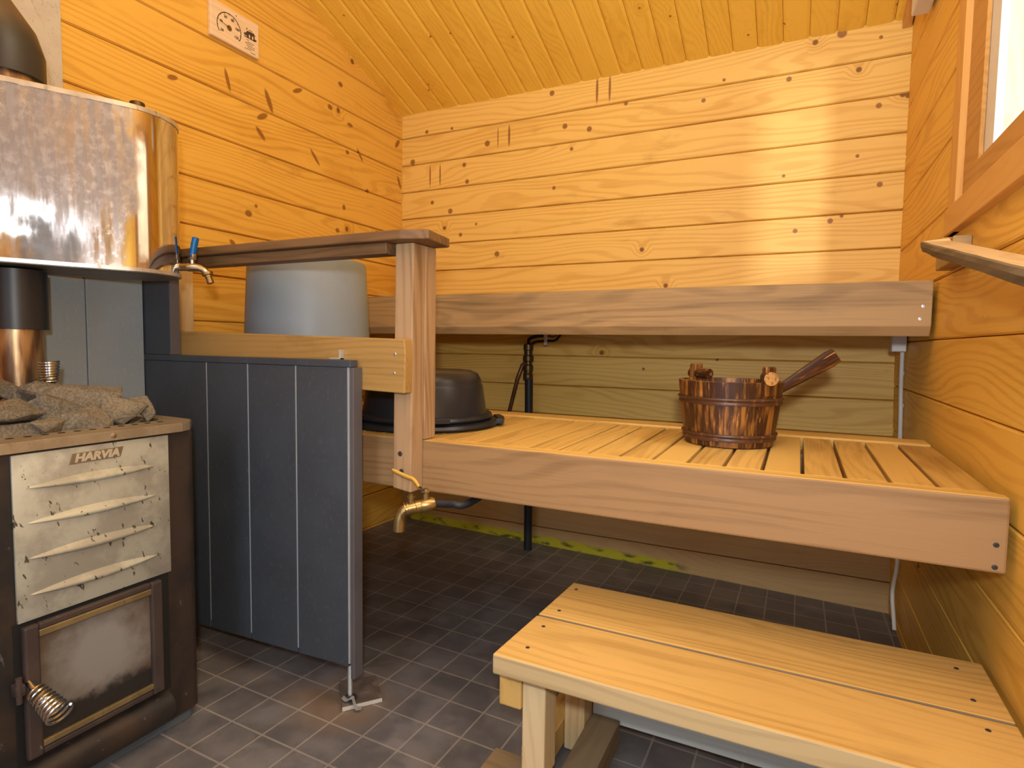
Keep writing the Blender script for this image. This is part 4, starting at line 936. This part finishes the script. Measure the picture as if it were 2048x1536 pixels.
for xa in (-.4235, .1895):
    for ya in (.93, 1.15):
        obj('leg', B((xa, ya, 0.1412 if ya < 1 else fz(xa, ya)+.002), (xa+.0445, ya+.056, LZ), .003), W['pale_z'], sl)
obj('stretcher', B((-.3785, 1.206, .104), (.189, 1.235, .146), .003), W['white_paint'], sl, label='greyish white lower board')
for p in ((-.417, 1.09, ZT), (-.422, 1.205, ZT), (-.413, .927, ZT), (-.419, 1.013, ZT), (.26, .93, ZT), (.262, 1.02, ZT), (.262, 1.10, ZT), (.26, 1.2, ZT)): screw(sl, p, (0, 0, 1), .0038, 'dark_screw')
# duckboard under it
db = thing('duckboard', 'old damp wooden duckboard on the floor under the step stool', 'duckboard', (-.07, 1.05, .06))
obj('cross_board', B((-.500, .885, .118), (-.385, .978, .141), .002), W['old_x'], db)
obj('cross_board', B((.10, .885, .118), (.305, .978, .141), .002), W['old_x'], db)
for xa in (-.3775, .235):
    obj('runner', B((xa, .84, fz(xa, .84)+.003), (xa+.062, 1.203, .1175), .002), W['old_y'], db)
obj('end_runner', B((-.470, 1.03, fz(-.47, 1.0)+.003), (-.425, 1.26, .1175), .002), W['stool_y'], db)

# ------------------------------------------------------------------ thermometer
th = thing('thermometer', 'pale wooden plate thermometer on the left wall above the tank', 'thermometer', (XL+.008, 1.44, 1.975))
obj('plate', B((XL+.0005, 1.349, 1.918), (XL+.016, 1.540, 2.036), .003), W['dial'], th)
fx_ = XL+.0163; cy0, cz0, rr = 1.419, 1.968, .046
bm = bmesh.new(); N = 40; t = bmesh.new(); vi, vo = [], []
for k in range(N+1):
    a = math.radians(212-244*k/N); vi.append(t.verts.new((fx_, cy0+math.cos(a)*(rr-.0012), cz0+math.sin(a)*(rr-.0012)))); vo.append(t.verts.new((fx_, cy0+math.cos(a)*(rr+.0012), cz0+math.sin(a)*(rr+.0012))))
for k in range(N): t.faces.new((vi[k], vi[k+1], vo[k+1], vo[k]))
r = bmesh.ops.extrude_face_region(t, geom=t.faces[:]); bmesh.ops.translate(t, verts=[v for v in r['geom'] if isinstance(v, bmesh.types.BMVert)], vec=(.0004, 0, 0)); bmesh.ops.recalc_face_normals(t, faces=t.faces[:]); merge(bm, t)
for k in range(11):
    a = math.radians(212-244*k/10); l0 = rr-.0065 if k % 2 == 0 else rr-.0045
    p, q_ = (cy0+math.cos(a)*l0, cz0+math.sin(a)*l0), (cy0+math.cos(a)*rr, cz0+math.sin(a)*rr)
    w_ = Vector((-math.sin(a), math.cos(a)))*.0007
    prism(bm, [(fx_, p[0]-w_.x, p[1]-w_.y), (fx_, q_[0]-w_.x, q_[1]-w_.y), (fx_, q_[0]+w_.x, q_[1]+w_.y), (fx_, p[0]+w_.x, p[1]+w_.y)], (.0004, 0, 0))
obj('scale', bm, Mt['ink'], th)
bm = bmesh.new()
for k, s_ in enumerate(('20', '40', '60', '80', '100', '120')):
    a = math.radians(212-244*k/5); obj('number', text_bm(s_, .0115, face_x(fx_+.0002, cy0+math.cos(a)*(rr-.0135), cz0+math.sin(a)*(rr-.0125)-.0035), 0, .0003, .0003), Mt['ink_soft'], th)
bm.free(); obj('degree_sign', text_bm('°', .012, face_x(fx_+.0002, cy0+.028, cz0+.046), 0, .0002, .0004), Mt['ink'], th)
bm = bmesh.new(); a = math.radians(168); prism(bm, [(fx_+.003, cy0, cz0-.0009), (fx_+.003, cy0, cz0+.0009), (fx_+.003, cy0+math.cos(a)*.034, cz0+math.sin(a)*.034+.0006), (fx_+.003, cy0+math.cos(a)*.034, cz0+math.sin(a)*.034-.0006)], (.0006, 0, 0)); obj('needle', bm, Mt['ink'], th)
bm = bmesh.new(); lathe(bm, [(.009, 0), (.009, .0015), (.004, .002), (.004, .006), (.0005, .0065)], (fx_, cy0, cz0), 24, (1, 0, 0)); obj('hub', bm, Mt['brass'], th, True)
bm = bmesh.new()
for (ya, za, yb, zb_) in ((1.478, 1.976, 1.490, 1.984), (1.488, 1.984, 1.520, 1.987), (1.490, 1.972, 1.497, 1.984), (1.503, 1.972, 1.510, 1.984), (1.516, 1.970, 1.522, 1.984), (1.478, 1.970, 1.524, 1.973), (1.488, 1.996, 1.491, 2.003), (1.497, 1.998, 1.512, 2.000), (1.522, 1.972, 1.529, 1.978)):
    box(bm, (fx_, ya, za), (fx_+.0004, yb, zb_), 0)
prism(bm, [(fx_, 1.484, 1.985), (fx_, 1.526, 1.988), (fx_, 1.518, 1.996), (fx_, 1.492, 1.994)], (.0004, 0, 0))
obj('printed_cabin', bm, Mt['ink_soft'], th)
bm = bmesh.new()
for k, (ya, yb) in enumerate(((1.486, 1.498), (1.490, 1.520), (1.482, 1.512), (1.488, 1.522), (1.492, 1.520), (1.480, 1.506), (1.504, 1.524))):
    box(bm, (fx_, ya, 1.963-.0062*k), (fx_+.0004, yb, 1.9645-.0062*k), 0)
obj('printed_lines', bm, Mt['ink_soft'], th)
